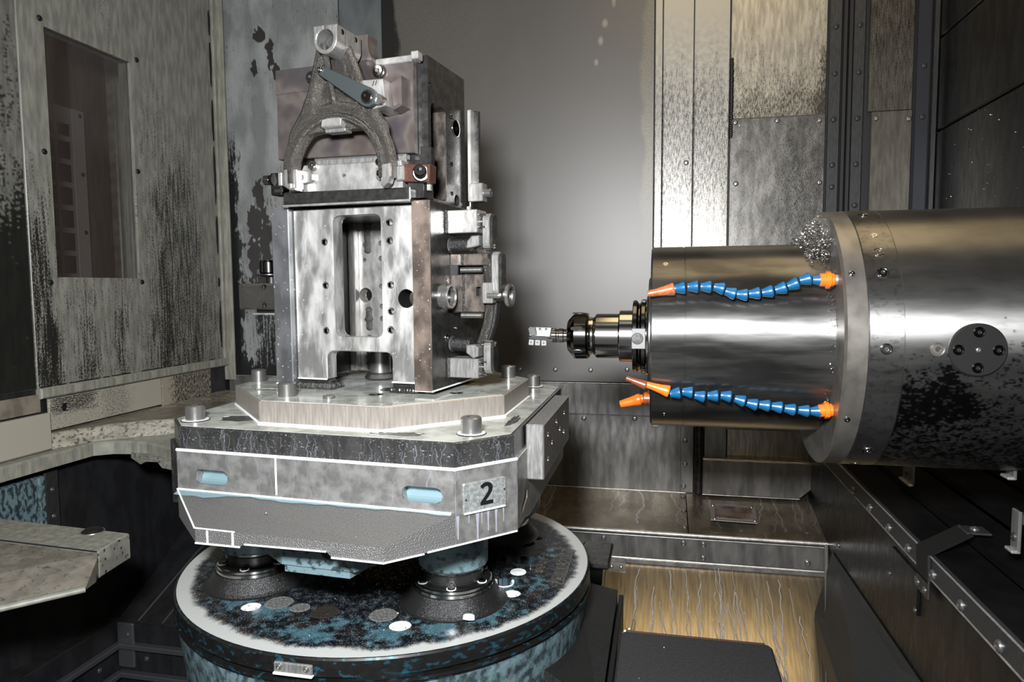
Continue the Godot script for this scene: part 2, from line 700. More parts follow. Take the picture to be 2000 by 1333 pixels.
func make_materials() -> void:
	var G := func(v: float) -> Color: return Color(v, v * 0.985, v * 0.965)
	m.bright = mat("milled steel", G.call(0.80), 0.42, 0.75, {"tex": tx.blotch, "sc": Vector3(9, 5, 9), "ro": tx.ro})
	m.panel = mat("milled steel with runs", G.call(0.84), 0.44, 0.62, {"tex": tx.deep, "sc": Vector3(7, 2.5, 7), "ro": tx.ro, "det": tx.drops, "dsc": Vector3(4, 4, 4)})
	m.steel = mat("steel", G.call(0.62), 0.36, 0.85, {"tex": tx.streak, "sc": Vector3(40, 5, 40), "ro": tx.ro})
	m.satin = mat("satin grey steel", G.call(0.60), 0.42, 0.6, {"tex": tx.streak, "sc": Vector3(30, 5, 30), "ro": tx.ro})
	m.dark = mat("dark steel", G.call(0.32), 0.34, 0.8, {"tex": tx.blotch, "sc": Vector3(12, 12, 12), "ro": tx.ro})
	m.black = mat("blackened steel", G.call(0.14), 0.4, 0.5, {"tex": tx.blotch, "sc": Vector3(12, 12, 12)})
	m.hole = mat("bore", G.call(0.05), 0.6, 0.2)
	m.screw = mat("screw steel", G.call(0.55), 0.3, 0.85)
	m.heat = mat("heat tinted steel", Color(0.47, 0.45, 0.44), 0.34, 0.6, {"tex": tx.heat, "sc": Vector3(2, 2, 2), "ro": tx.ro})
	m.gunmetal = mat("grey blue steel arm", Color(0.36, 0.385, 0.39), 0.34, 0.75)
	m.strip = mat("grey side plate steel", Color(0.45, 0.45, 0.455), 0.4, 0.6, {"tex": tx.blotch, "sc": Vector3(6, 3, 6), "det": tx.drops, "dsc": Vector3(4, 4, 4)})
	m.jamb = mat("bright brown window edge", Color(0.46, 0.42, 0.39), 0.36, 0.7, {"tex": tx.deep, "sc": Vector3(14, 8, 14)})
	m.brown = mat("brown tinted steel", Color(0.58, 0.515, 0.47), 0.38, 0.7, {"tex": tx.deep, "sc": Vector3(5, 4, 5), "det": tx.drops, "dsc": Vector3(5, 5, 5)})
	m.cast = mat("cast iron", Color(0.42, 0.405, 0.385), 0.29, 0.85, {"tex": tx.fine, "sc": Vector3(14, 14, 14), "bump": tx.cast, "bs": 0.10})
	m.cast_dark = mat("oily dark casting", Color(0.22, 0.216, 0.215), 0.30, 0.65, {"tex": tx.fine, "sc": Vector3(12, 12, 12), "bump": tx.cast, "bs": 0.05})
	m.chrome = mat("polished steel", G.call(0.66), 0.14, 1.0)
	m.nut = mat("polished dark steel", G.call(0.36), 0.16, 1.0)
	m.spin = mat("ground spindle steel", G.call(0.48), 0.36, 0.92, {"tex": tx.deep, "sc": Vector3(10, 1.5, 1.5)})
	m.house = mat("spindle housing steel", G.call(0.52), 0.38, 0.95, {"tex": tx.blotch, "sc": Vector3(10, 2, 2), "det": tx.house_spots, "dsc": Vector3(5, 3, 3)})
	var hg := grime(620, 800, 310, Color(0.055, 0.058, 0.068), func(u: float, v: float) -> float:
		var f := (v - 0.25) / 0.25
		return 0.58 * ss(0.735, 0.80, u + 0.02 * sin(f * 31.0)) * ss(1.02, 0.97, u) * (1.0 - 0.55 * band(0.16, 0.30, f, 0.05) * ss(0.90, 0.80, u)) + 0.5 * band(-0.1, 0.09, f, 0.02) * ss(0.73, 0.76, u), 90.0, 120.0)
	m.house_main = mat("stained spindle housing", G.call(0.52), 0.38, 0.95, {"tex": tx.blotch, "sc": Vector3(10, 2, 2), "det": hg})
	m.ring = mat("flange steel", Color(0.50, 0.48, 0.45), 0.38, 0.75, {"tex": tx.blotch, "sc": Vector3(5, 5, 5)})
	m.runs = mat("pallet band steel", G.call(0.30), 0.3, 0.6, {"tex": tx.blotch, "sc": Vector3(14, 6, 14), "det": tx.drip, "dsc": Vector3(3.0, 17, 3.0)})
	m.pallet = mat("pallet iron", G.call(0.58), 0.42, 0.6, {"tex": tx.blotch, "sc": Vector3(9, 9, 9), "ro": tx.ro, "det": tx.fine_runs, "dsc": Vector3(3, 3, 3)})
	m.gritty = mat("gritty pallet skirt", G.call(0.43), 0.5, 0.45, {"tex": tx.fine, "sc": Vector3(7, 7, 7), "bump": tx.cast, "bs": 0.06})
	m.platside = mat("base plate edge", Color(0.68, 0.645, 0.61), 0.42, 0.55, {"tex": tx.streak, "sc": Vector3(40, 3, 40), "ro": tx.ro})
	m.plattop = mat("wet steel top", G.call(0.42), 0.2, 0.7, {"tex": tx.blotch, "sc": Vector3(8, 8, 8)})
	m.milk = mat("milky coolant film", Color(0.70, 0.71, 0.68), 0.12, 0.0, {"tex": tx.blotch, "sc": Vector3(5, 5, 5)})
	m.run_grey = mat("thin grey coolant run", Color(0.52, 0.52, 0.55), 0.15, 0.0)
	m.run_film = mat("coolant run", Color(0.62, 0.60, 0.58), 0.1, 0.0)
	m.foam = mat("white coolant", Color(0.90, 0.90, 0.90), 0.3, 0.0)
	m.teal = mat("teal paint", Color(0.41, 0.495, 0.515), 0.32, 0.0, {"tex": tx.fine, "sc": Vector3(8, 8, 8), "det": tx.black_grain, "dsc": Vector3(2.2, 2.2, 2.2)})
	m.teal_clean = mat("clean teal paint", Color(0.41, 0.495, 0.515), 0.28, 0.0)
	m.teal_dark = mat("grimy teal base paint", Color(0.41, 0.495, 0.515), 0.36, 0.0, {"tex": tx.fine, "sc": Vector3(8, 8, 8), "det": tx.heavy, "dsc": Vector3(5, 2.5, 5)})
	m.cream = mat("cream paint", Color(0.58, 0.575, 0.53), 0.45, 0.0, {"tex": tx.streak, "sc": Vector3(9, 2, 9)})
	m.cream_dirty = mat("dirty cream paint", Color(0.58, 0.575, 0.53), 0.4, 0.0, {"tex": tx.blotch, "sc": Vector3(4, 4, 4), "det": tx.sparse, "dsc": Vector3(3, 3, 3)})
	m.beige = mat("beige oil film", Color(0.50, 0.47, 0.42), 0.3, 0.0, {"tex": tx.blotch, "sc": Vector3(5, 5, 5)})
	m.dim_grime = mat("dark sheet with grime and falloff", Color(0.17, 0.17, 0.178), 0.5, 0.3, {"tex": tx.blotch, "sc": Vector3(5, 2, 5)})  # dark colour mixes black grime with the falloff of the light
	m.sill = mat("dull grey sill bar", Color(0.30, 0.30, 0.31), 0.45, 0.4)
	m.matte_grey = mat("matte grey steel", Color(0.42, 0.415, 0.41), 0.55, 0.4)
	m.cover = mat("turned dark cover", Color(0.27, 0.265, 0.26), 0.30, 0.8)
	m.pitch = mat("black sheet", Color(0.075, 0.075, 0.08), 0.42, 0.4, {"tex": tx.blotch, "sc": Vector3(5, 3, 5)})
	m.gold = mat("stainless chute", Color(0.74, 0.69, 0.60), 0.25, 0.9, {"tex": tx.streak, "sc": Vector3(18, 2, 2), "ro": tx.ro, "det": tx.drip_long, "dsc": Vector3(2.0, 2.0, 2.0)})  # warm tint in the steel stands for the reflected work lamp
	m.sheet = mat("grey stainless sheet", Color(0.56, 0.55, 0.535), 0.38, 0.7, {"tex": tx.blotch, "sc": Vector3(6, 1.5, 6), "ro": tx.ro})
	m.rubber = mat("black cover", Color(0.20, 0.20, 0.205), 0.5, 0.1, {"tex": tx.fine, "sc": Vector3(3, 3, 3)})
	m.seal = mat("black rubber seal", Color(0.04, 0.04, 0.042), 0.55, 0.0)
	m.blue = mat("blue hose plastic", Color(0.05, 0.29, 0.44), 0.32, 0.0)
	m.orange = mat("orange hose plastic", Color(0.88, 0.40, 0.09), 0.32, 0.0)
	m.tan = mat("dirty orange plastic", Color(0.68, 0.36, 0.20), 0.35, 0.0, {"tex": tx.blotch, "sc": Vector3(30, 30, 30)})
	m.rust = mat("oily brown plastic", Color(0.42, 0.23, 0.15), 0.3, 0.0)
	m.redbrown = mat("copper brown block", Color(0.38, 0.255, 0.21), 0.4, 0.5, {"tex": tx.streak, "sc": Vector3(30, 30, 30)})
	m.plateno = mat("number plate aluminium", Color(0.66, 0.67, 0.66), 0.4, 0.55, {"tex": tx.blotch, "sc": Vector3(40, 40, 40), "det": tx.drops, "dsc": Vector3(9, 9, 9)})
	m.ink = mat("black print", Color(0.03, 0.03, 0.03), 0.5, 0.0)
	m.weld = mat("weld bead", G.call(0.34), 0.28, 0.85, {"bump": tx.cast, "sc": Vector3(20, 20, 20), "bs": 0.05})
	m.carbide = mat("carbide insert", G.call(0.36), 0.35, 0.8)
	m.chip = mat("bright chips", G.call(0.62), 0.28, 0.9)
	m.chip_brown = mat("brown chips", Color(0.46, 0.38, 0.28), 0.35, 0.7)
	m.pane = StandardMaterial3D.new()
	m.pane.resource_name = "smoked window pane"
	m.pane.transparency = BaseMaterial3D.TRANSPARENCY_ALPHA
	m.pane.albedo_color = Color(0.30, 0.26, 0.24, 0.22)
	m.pane.roughness = 0.05
	for k in [m.spin, m.house, m.house_main]:
		k.anisotropy_enabled = true
		k.anisotropy = -0.85

# ---------------------------------------------------------------- the machine enclosure
# four corners counter-clockwise seen from its face, with thickness behind
func sheet4(a: Vector3, b: Vector3, c: Vector3, d: Vector3, th := 0.004) -> ArrayMesh:
	var g := Geo.new()
	var nn := -(b - a).cross(c - a).normalized() * th
	var U := [Vector2(0, 1), Vector2(1, 1), Vector2(1, 0), Vector2(0, 0)]
	g.quad(a, b, c, d, U[0], U[1], U[2], U[3])
	g.quad(b + nn, a + nn, d + nn, c + nn, U[1], U[0], U[3], U[2])
	var q := [a, b, c, d]
	for i in 4:
		var j := (i + 1) % 4
		g.quad(q[i] + nn, q[j] + nn, q[j], q[i], U[i], U[j], U[j], U[i])
	return g.mesh()

func back_panel(parent: Node, called: String, x0: float, x1: float, y0: float, y1: float, mt: Material, proud := 0.0, th := 0.006, b := 0.0012) -> MeshInstance3D:
	return part(called, plate(rect(x0, y0, x1, y1), [], th, b), mt, parent, Vector3(0, 0, -0.80 - th + proud))

func screws_z(parent: Node, pts: Array, z: float, r: float, mt: Material) -> void:
	for p in pts:
		part("screw", button_screw(r), mt, parent, Vector3(p[0], p[1], z), TO_Z)

func room_shell() -> void:
	var cream_grime := func(u: float, v: float) -> float:
		var y := 1.35 - 1.15 * v
		var d := 0.0
		d += 0.62 * band(0.56, 0.82, u, 0.05) * ss(0.80, 0.52, y)
		d += 0.35 * band(0.50, 0.62, u, 0.03) * ss(0.60, 0.40, y)
		d += 0.55 * band(0.04, 0.46, u, 0.03) * ss(0.44, 0.30, y) * (0.55 + 0.45 * sin(u * 38.0))
		d += 0.75 * band(-0.1, 0.075, u, 0.02) * ss(0.66, 0.42, y)
		d += 0.42 * band(0.80, 0.96, u, 0.03) * ss(0.50, 0.30, y)
		d += 0.35 * (band(0.26, 0.275, u, 0.006) + band(0.345, 0.36, u, 0.006)) * ss(0.92, 1.05, y)
		return d
	m.cream_wall = mat("stained cream wall paint", Color(0.535, 0.53, 0.495), 0.42, 0.0, {"tex": tx.streak, "sc": Vector3(9, 2, 9), "det": grime(520, 700, 100, Color(0.06, 0.057, 0.05), cream_grime, 95.0, 11.0)})
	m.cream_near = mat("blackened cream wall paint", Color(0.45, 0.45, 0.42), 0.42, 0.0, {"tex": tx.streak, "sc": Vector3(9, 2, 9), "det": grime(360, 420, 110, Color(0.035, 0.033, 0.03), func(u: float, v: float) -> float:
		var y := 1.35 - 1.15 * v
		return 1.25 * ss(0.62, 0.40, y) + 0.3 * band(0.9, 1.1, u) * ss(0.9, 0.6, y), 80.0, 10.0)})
	var wa := fnl(201, 1.0, 3)
	var wb := fnl(202, 1.0, 2)
	var spots := [[0.30, 1.118, 0.040, 0.016], [0.27, 1.045, 0.020, 0.018], [0.36, 1.075, 0.024, 0.03], [0.40, 1.03, 0.02, 0.02], [0.245, 0.67, 0.045, 0.05], [0.225, 0.58, 0.04, 0.05], [0.27, 0.74, 0.03, 0.03], [0.27, 0.50, 0.035, 0.04], [0.30, 0.62, 0.03, 0.10]]
	var blue_map := paint(420, 620, func(u: float, v: float) -> Color:
		var y := 1.45 - 1.57 * v
		u *= 0.7594
		var wx := 0.16 * wa.get_noise_2d(u * 9.0, v * 22.0) + 0.10 * wb.get_noise_2d(u * 30.0, v * 70.0)
		for s in spots:
			var dx: float = (u - s[0]) / s[2]
			var dy: float = (y - s[1]) / s[3]
			if sqrt(dx * dx + dy * dy) + wx * 4.5 < 1.0:
				return Color(0.15, 0.138, 0.128, 0.95)
		var uu := u + wx * 0.25
		var z := 1.3 * band(-0.2, 0.13, uu, 0.03) * ss(0.95, 0.75, y) + 0.85 * ss(0.85, 0.50, y) * (1.0 - 0.75 * band(0.15, 0.23, uu, 0.02)) + 1.3 * ss(0.335, 0.315, y + wx * 0.3)
		var k := z + 0.7 * wa.get_noise_2d(u * 70.0, v * 16.0) + 0.6 * wb.get_noise_2d(u * 190.0, v * 190.0) - 0.45
		return Color(0.035, 0.035, 0.038, clampf(k * 3.0, 0.0, 0.96)))
	m.blue_wall = mat("peeling blue grey paint", Color(0.58, 0.588, 0.582), 0.38, 0.0, {"tex": tx.blotch, "sc": Vector3(2, 1, 2), "det": blue_map})
	var sa := fnl(231, 1.0, 3)
	var sb := fnl(232, 1.0, 2)
	var splash := [[0.86, 0.055, 0.010, 0.030], [0.83, 0.115, 0.012, 0.012], [0.815, 0.155, 0.010, 0.012], [0.80, 0.205, 0.009, 0.010], [0.74, 0.03, 0.012, 0.016], [0.79, 0.03, 0.007, 0.010]]
	var sheet_map := paint(460, 600, func(u: float, v: float) -> Color:
		var y := 1.45 - 1.29 * v
		var vis := (1.15 - y) / 1.0
		var wob := sa.get_noise_2d(u * 7.0, v * 9.0)
		for p in splash:
			var e := Vector2((u - p[0]) / p[2], (vis - p[1]) / p[3]).length() + wob * 0.5
			if e < 1.0:
				return Color(0.62, 0.60, 0.56, 0.55 * (1.0 - e) + 0.15)
		var fin := sb.get_noise_2d(u * 230.0, v * 300.0)
		var dark := 1.0 * band(-0.2, 0.055 + 0.03 * wob, u, 0.02) * ss(0.7, 0.95, y) + 0.25 * sa.get_noise_2d(u * 40.0, v * 3.0) * band(-0.1, 0.12, u, 0.03)
		if dark > 0.35:
			return Color(0.06, 0.055, 0.05, clampf((dark + 0.3 * fin - 0.35) * 2.0, 0.0, 0.8))
		var dust := 0.55 * ss(0.66, 0.05, u + 0.1 * wob) * ss(0.55, 1.1, y) + 0.20 * band(0.12, 0.30, u) * band(0.55, 0.85, y, 0.1) + 0.75 * band(0.962, 1.1, u + 0.02 * wob, 0.010) * ss(0.45, 0.8, y)
		return Color(0.50, 0.48, 0.43, clampf(dust * (0.55 + 0.9 * fin), 0.0, 0.7)))
	m.back_sheet = mat("dusty steel sheet", Color(0.37, 0.36, 0.35), 0.44, 0.5, {"det": sheet_map})
	var strip_dirt := func(u: float, v: float) -> float:
		var y := 1.45 - 1.4 * v
		return 0.50 * ss(0.93, 0.80, y) * ss(0.50, 0.66, y) + 0.10 * ss(0.72, 0.5, y) + 0.5 * band(-0.1, 0.05, u, 0.03) * ss(0.95, 0.8, y)
	m.back_strip = mat("speckled pale sheet", Color(0.62, 0.605, 0.575), 0.42, 0.45, {"ro": tx.ro, "det": grime(260, 900, 240, Color(0.17, 0.165, 0.155), strip_dirt, 34.0, 60.0)})
	m.back_upper = mat("pale sheet with brown dirt", Color(0.70, 0.67, 0.61), 0.36, 0.4, {"tex": tx.streak, "sc": Vector3(12, 2, 12), "det": grime(400, 820, 250, Color(0.20, 0.175, 0.14), func(u: float, v: float) -> float:
		return 0.66 * ss(0.74, 1.02, v) + 0.55 * ss(0.82, 1.0, u) * ss(0.62, 0.86, v), 60.0, 42.0)})
	m.back_lower = mat("speckled grey sheet", Color(0.50, 0.485, 0.465), 0.36, 0.6, {"tex": tx.blotch, "sc": Vector3(6, 2, 6), "ro": tx.ro, "det": grime(360, 520, 260, Color(0.17, 0.165, 0.16), func(u: float, v: float) -> float:
		return 0.30 * band(0.55, 1.0, u, 0.15) * band(0.1, 0.4, v, 0.1) + 0.14, 90.0, 60.0)})
	m.back_right = mat("brown stained sheet", Color(0.40, 0.38, 0.345), 0.38, 0.5, {"tex": tx.streak, "sc": Vector3(12, 2, 12), "det": grime(200, 640, 270, Color(0.08, 0.07, 0.055), func(u: float, v: float) -> float:
		return 0.5 * ss(0.3, 0.62, v) * (1.0 - 0.5 * ss(0.75, 0.95, v)), 40.0, 14.0)})
	m.post = mat("dark grey post", Color(0.25, 0.25, 0.25), 0.4, 0.4, {"tex": tx.streak, "sc": Vector3(50, 5, 50)})
	m.post_blue = mat("blue black post", Color(0.16, 0.165, 0.19), 0.45, 0.2, {"tex": tx.fine, "sc": Vector3(8, 8, 8)})

	m.blue_inner = mat("darker blue grey paint", Color(0.40, 0.415, 0.415), 0.4, 0.0, {"tex": tx.blotch, "sc": Vector3(2, 1, 2)})
	# back wall: a slab with its sheets, strips and posts in front
	var wb2 := setting("wall_back", "back of the machine enclosure made of steel sheets and posts")
	part("core", box(2.1, 2.5, 0.05, 0.001), m.seal, wb2, Vector3(0.1, 0.35, -0.832))
	back_panel(wb2, "painted_panel", -0.83, -0.448, -0.30, 1.45, m.blue_wall, 0.0)
	back_panel(wb2, "inner_panel", -0.446, -0.327, -0.30, 1.45, m.blue_inner, -0.002)
	back_panel(wb2, "corner_trim", -0.835, -0.775, 0.145, 1.45, m.cream, 0.022)
	back_panel(wb2, "steel_sheet", -0.325, 0.3695, 0.158, 1.45, m.back_sheet, 0.004)
	back_panel(wb2, "joint_strip", 0.3715, 0.3885, 0.05, 1.45, m.back_strip, 0.012)
	back_panel(wb2, "vertical_sheet", 0.390, 0.4605, 0.05, 1.45, m.back_strip, 0.004)
	back_panel(wb2, "vertical_sheet", 0.4620, 0.5425, 0.05, 1.45, m.back_strip, 0.005)
	back_panel(wb2, "upper_sheet", 0.5455, 0.7550, 0.7905, 1.45, m.back_upper, 0.004)
	back_panel(wb2, "lower_sheet", 0.5455, 0.7550, 0.05, 0.789, m.back_lower, 0.010)
	back_panel(wb2, "post", 0.7575, 0.783, 0.05, 1.45, m.post, 0.018)
	back_panel(wb2, "post_seal", 0.785, 0.794, 0.05, 1.45, m.seal, 0.024)
	back_panel(wb2, "post_seal", 0.797, 0.806, 0.05, 1.45, m.seal, 0.022)
	back_panel(wb2, "post", 0.808, 0.832, 0.05, 1.45, m.post, 0.018)
	back_panel(wb2, "upper_sheet", 0.845, 0.9365, 0.7905, 1.45, m.back_right, 0.004)
	back_panel(wb2, "lower_sheet", 0.852, 0.9365, 0.05, 0.789, m.back_right, 0.008)
	back_panel(wb2, "post", 0.9385, 0.966, 0.05, 1.45, m.post_blue, 0.020)
	back_panel(wb2, "post_seal", 0.967, 0.9725, 0.05, 1.45, m.seal, 0.008)
	back_panel(wb2, "post_edge", 0.9735, 0.984, 0.05, 1.45, m.post, 0.014)
	screws_z(wb2, [[0.770, 0.979], [0.770, 0.876], [0.770, 0.774], [0.770, 0.672], [0.770, 0.623], [0.820, 0.979], [0.820, 0.876], [0.820, 0.774], [0.820, 0.672], [0.820, 0.58]], -0.781, 0.0062, m.post)
	screws_z(wb2, [[0.557, 0.781], [0.650, 0.780], [0.742, 0.776], [0.5605, 0.639], [0.745, 0.635]], -0.7895, 0.0062, m.steel)
	screws_z(wb2, [[0.446, 0.694]], -0.7955, 0.0062, m.steel)
	screws_z(wb2, [[0.862, 0.7735], [0.929, 0.769]], -0.7915, 0.0058, m.steel)
	screws_z(wb2, [[0.953, 0.7695], [0.953, 0.88]], -0.7795, 0.0062, m.post)
	part("black_crust", bead_chain(Vector3(0.5475, 0.745, -0.793), Vector3(0.5475, 0.93, -0.793), 0.0052, 34), m.seal, wb2)
	# lower back: strip, wide sheet, screw strip, pipe, flap
	back_panel(wb2, "ledge_strip", -0.80, 0.389, 0.0765, 0.1565, m.sheet, 0.014, 0.012, 0.002)
	back_panel(wb2, "lower_wide_sheet", -0.80, 0.4545, -0.30, 0.0745, m.sheet, 0.006)
	screws_z(wb2, [[0.037, 0.1865], [0.128, 0.188], [0.218, 0.1885], [0.309, 0.1914]], -0.7955, 0.0058, m.steel)
	screws_z(wb2, [[0.2014, 0.0655], [0.3287, 0.0690]], -0.7935, 0.0066, m.steel)
	back_panel(wb2, "screw_strip", 0.4405, 0.4720, -0.112, 0.20, m.sheet, 0.010)
	screws_z(wb2, [[0.4516, 0.018], [0.4523, -0.040], [0.4493, -0.096]], -0.7895, 0.0062, m.steel)
	part("drain_pipe", lathe([[0.0, -0.11], [0.0095, -0.11], [0.0095, -0.04], [0.0105, -0.04], [0.0105, 0.2], [0.0, 0.2]], 20), m.dark, wb2, Vector3(0.484, 0, -0.783))
	back_panel(wb2, "pale_sheet", 0.497, 0.5495, -0.025, 0.2, m.sheet, 0.006)
	back_panel(wb2, "lamp_gold_sheet", 0.551, 0.80, -0.03, 0.2, m.gold, 0.004)
	part("flap", plate(pv([[0.493, -0.108], [0.716, -0.108], [0.790, -0.040], [0.790, -0.021], [0.493, -0.021]]), [], 0.03, 0.002), m.sheet, wb2, Vector3(0, 0, -0.80))
	for e in [[-0.80, 0.493, -0.1135, -0.7925], [-0.80, 0.389, 0.1568, -0.7865], [-0.80, 0.4545, 0.0752, -0.7935], [0.493, 0.716, -0.1085, -0.7705], [0.493, 0.788, -0.0205, -0.7715]]:
		part("edge_highlight", tube(PackedVector3Array([Vector3(e[0], e[2], e[3]), Vector3(e[1], e[2], e[3])]), 0.0013, 6), m.bright, wb2)  # added bright tubes stand for highlights along the sheet edges
	back_panel(wb2, "dark_corner", 0.756, 1.02, -0.35, 0.06, m.dim_grime, 0.002)

	# left wall with its window
	var wl := setting("wall_left", "cream painted door side of the enclosure with dark grime runs")
	var turned := Vector3(0, 90, 0)          # local x -> -z, local z -> +x
	var win := rect(0.2325, 0.4255, 0.4615, 0.917)
	part("door_sheet", plate(rect(0.172, 0.206, 0.782, 1.45), [win], 0.006, 0.0015), m.cream_wall, wl, Vector3(-0.806, 0, 0), turned)
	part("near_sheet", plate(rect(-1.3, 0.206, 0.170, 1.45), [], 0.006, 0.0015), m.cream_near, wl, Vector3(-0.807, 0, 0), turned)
	part("edge_strip", plate(rect(0.765, 0.19, 0.812, 1.45), [], 0.012, 0.002), m.cream, wl, Vector3(-0.806, 0, 0), turned)
	for y in [[0.245, 0.36], [0.405, 0.43], [0.50, 0.60], [0.64, 0.78], [0.80, 0.905], [0.95, 1.06], [1.08, 1.14]]:
		part("torn_sealant", plate(blob(0.757, (y[0] + y[1]) / 2, 0.0035, (y[1] - y[0]) / 2, 0.25, 24, int(y[0] * 100)), [], 0.002), m.seal, wl, Vector3(-0.8, 0, 0), turned)
	for p in [[0.2234, 0.929], [0.2174, 0.672], [0.214, 0.4148], [0.4817, 0.9286], [0.4696, 0.673], [0.4657, 0.417], [0.790, 1.0985], [0.790, 0.8136], [0.790, 0.5263], [0.790, 0.2388]]:
		part("screw", button_screw(0.0058), m.seal, wl, Vector3(-0.7995 + (0.006 if p[0] > 0.7 else 0.0), p[1], -p[0]), TO_X)
	part("bottom_flange", plate(rect(0.172, 0.186, 0.785, 0.2075), [], 0.014, 0.003), m.cream, wl, Vector3(-0.806, 0, 0), turned)
	for s in [[0.176, 0.2], [0.218, 0.236], [0.246, 0.325], [0.335, 0.352], [0.36, 0.415], [0.45, 0.52], [0.56, 0.6], [0.7, 0.72]]:
		part("black_gap", plate(rect(s[0], 0.2055, s[1], 0.2095, 0.0015), [], 0.0025), m.seal, wl, Vector3(-0.800, 0, 0), turned)
	m.skirt_near = mat("speckled cream skirt", Color(0.62, 0.60, 0.55), 0.4, 0.0, {"det": grime(320, 120, 280, Color(0.05, 0.048, 0.045), func(u: float, v: float) -> float: return 0.75 * band(0.0, 0.36, u, 0.08) * (1.0 - 0.8 * ss(0.45, 0.6, v)) + 0.35 * band(0.42, 0.66, u) , 50.0, 20.0)})
	m.skirt_far = mat("grimy cream skirt", Color(0.58, 0.55, 0.49), 0.4, 0.0, {"det": grime(240, 120, 290, Color(0.06, 0.055, 0.05), func(u: float, v: float) -> float: return 0.7 * ss(0.1, 0.3, u) * ss(0.9, 0.6, v), 30.0, 9.0)})
	part("skirt_plate", plate(rect(0.190, 0.120, 0.508, 0.184), [circle(0.228, 0.1615, 0.0085, 18)], 0.005, 0.001), m.skirt_near, wl, Vector3(-0.800, 0, 0), turned)
	part("skirt_pocket", plate(rect(0.215, 0.135, 0.335, 0.178), [], 0.004, 0.001), m.seal, wl, Vector3(-0.806, 0, 0), turned)
	part("skirt_plate", plate(rect(0.512, 0.06, 0.70, 0.184), [], 0.005, 0.001), m.skirt_far, wl, Vector3(-0.801, 0, 0), turned)
	part("near_skirt", plate(rect(-1.3, 0.085, 0.183, 0.158), [], 0.012, 0.003), m.skirt_near, wl, Vector3(-0.796, 0, 0), turned)
	part("near_ledge", plate(rect(-1.3, 0.160, 0.175, 0.196), [], 0.004, 0.001), m.beige, wl, Vector3(-0.803, 0, 0), turned)
	part("core_lower", box(0.04, 0.95, 2.1, 0.001), m.dim_grime, wl, Vector3(-0.826, -0.26, 0.25))
	part("core_upper", box(0.03, 0.56, 2.1, 0.001), m.cream, wl, Vector3(-0.825, 1.20, 0.25))
	part("core_near", box(0.03, 0.72, 1.52, 0.001), m.cream, wl, Vector3(-0.825, 0.56, 0.54))
	part("core_far", box(0.03, 0.72, 0.34, 0.001), m.cream, wl, Vector3(-0.825, 0.56, -0.64))
	part("core_sill", box(0.03, 0.22, 0.25, 0.001), m.cream, wl, Vector3(-0.825, 0.30, -0.345))
	# the window and the dim lobby behind it
	var w1 := setting("window_1", "smoked window in the cream door with a cabinet behind it")
	part("pane", box(0.005, 0.4955, 0.233, 0.0005), m.pane, w1, Vector3(-0.812, 0.671, -0.347))
	var lob := setting("wall_lobby", "dim brown lobby seen through the door window")
	m.lobby = mat("dim beige wall", Color(0.36, 0.32, 0.29), 0.6, 0.0, {"tex": tx.streak, "sc": Vector3(6, 1, 6)})
	m.lattice = mat("pale grey grille", Color(0.55, 0.53, 0.52), 0.5, 0.0)
	part("lobby_back", box(0.03, 1.6, 1.7, 0.001), m.lobby, lob, Vector3(-1.24, 0.70, -0.75))
	part("lobby_end", box(0.45, 1.6, 0.03, 0.001), m.lobby, lob, Vector3(-1.04, 0.70, -1.6))
	part("lobby_front", box(0.45, 1.6, 0.03, 0.001), m.lobby, lob, Vector3(-1.04, 0.70, 0.2))
	part("lobby_top", box(0.45, 0.03, 1.8, 0.001), m.lobby, lob, Vector3(-1.04, 1.5, -0.7))
	part("lobby_floor", box(0.45, 0.03, 1.8, 0.001), m.lobby, lob, Vector3(-1.04, -0.1, -0.7))
	part("lobby_post", box(0.03, 1.6, 0.05, 0.004), m.beige, lob, Vector3(-1.21, 0.70, -0.885))
	part("lobby_pipe", lathe([[0.0, 0.0], [0.012, 0.0], [0.012, 1.55], [0.0, 1.55]], 14), m.cream, lob, Vector3(-1.18, -0.08, -0.865))
	var gr := thing("grille_cabinet", "pale cabinet door with two columns of square openings behind the window", "cabinet", Vector3(-1.225, 0.0, 0.0))
	for q in [[0.583, 0.018], [0.6445, 0.012], [0.721, 0.042]]:
		part("upright", box(0.012, 0.655, q[1], 0.001), m.lattice, gr, Vector3(0.026, 0.5675, -q[0]))
	for i in 11:
		part("crossbar", box(0.011, 0.015 if i > 0 else 0.045, 0.13, 0.001), m.lattice, gr, Vector3(0.025, 0.872 - 0.062 * i, -0.645))
	part("body", box(0.02, 0.80, 0.20, 0.002), m.post, gr, Vector3(0.004, 0.5, -0.655))
	for y in [0.88, 0.72, 0.56, 0.40]:
		part("screw", button_screw(0.006), m.seal, gr, Vector3(0.032, y, -0.728), TO_X)

	# right wall: upper sheets, stepped way cover, lower cover
	var wr := setting("wall_right", "wet steel side of the enclosure beside the spindle, grazing shade in its colour")
	var rt := Vector3(0, -90, 0)            # local x -> +z, local z -> -x
	m.grazing_dark_wall = mat("wall sheet with grazing shade in its colour", Color(0.14, 0.136, 0.132), 0.34, 0.5, {"tex": tx.deep, "sc": Vector3(6, 1.5, 6), "ro": tx.ro})  # near-black colour stands for steel reflecting light away at a grazing angle
	for q in [[0.9415, 1.45], [0.7385, 0.9375], [0.40, 0.735], [0.10, 0.3975]]:
		part("wall_sheet", plate(rect(-0.80, q[0], 1.3, q[1]), [], 0.006, 0.0025), m.grazing_dark_wall, wr, Vector3(0.991, 0, 0), rt)
	part("core", box(0.03, 2.3, 2.1, 0.001), m.pitch, wr, Vector3(1.008, 0.35, 0.25))
	var steps := [[0.742, 0.049, 0.80, 0.049], [0.80, 0.062, 0.855, 0.066], [0.855, 0.082, 0.92, 0.088], [0.92, 0.104, 0.99, 0.11]]
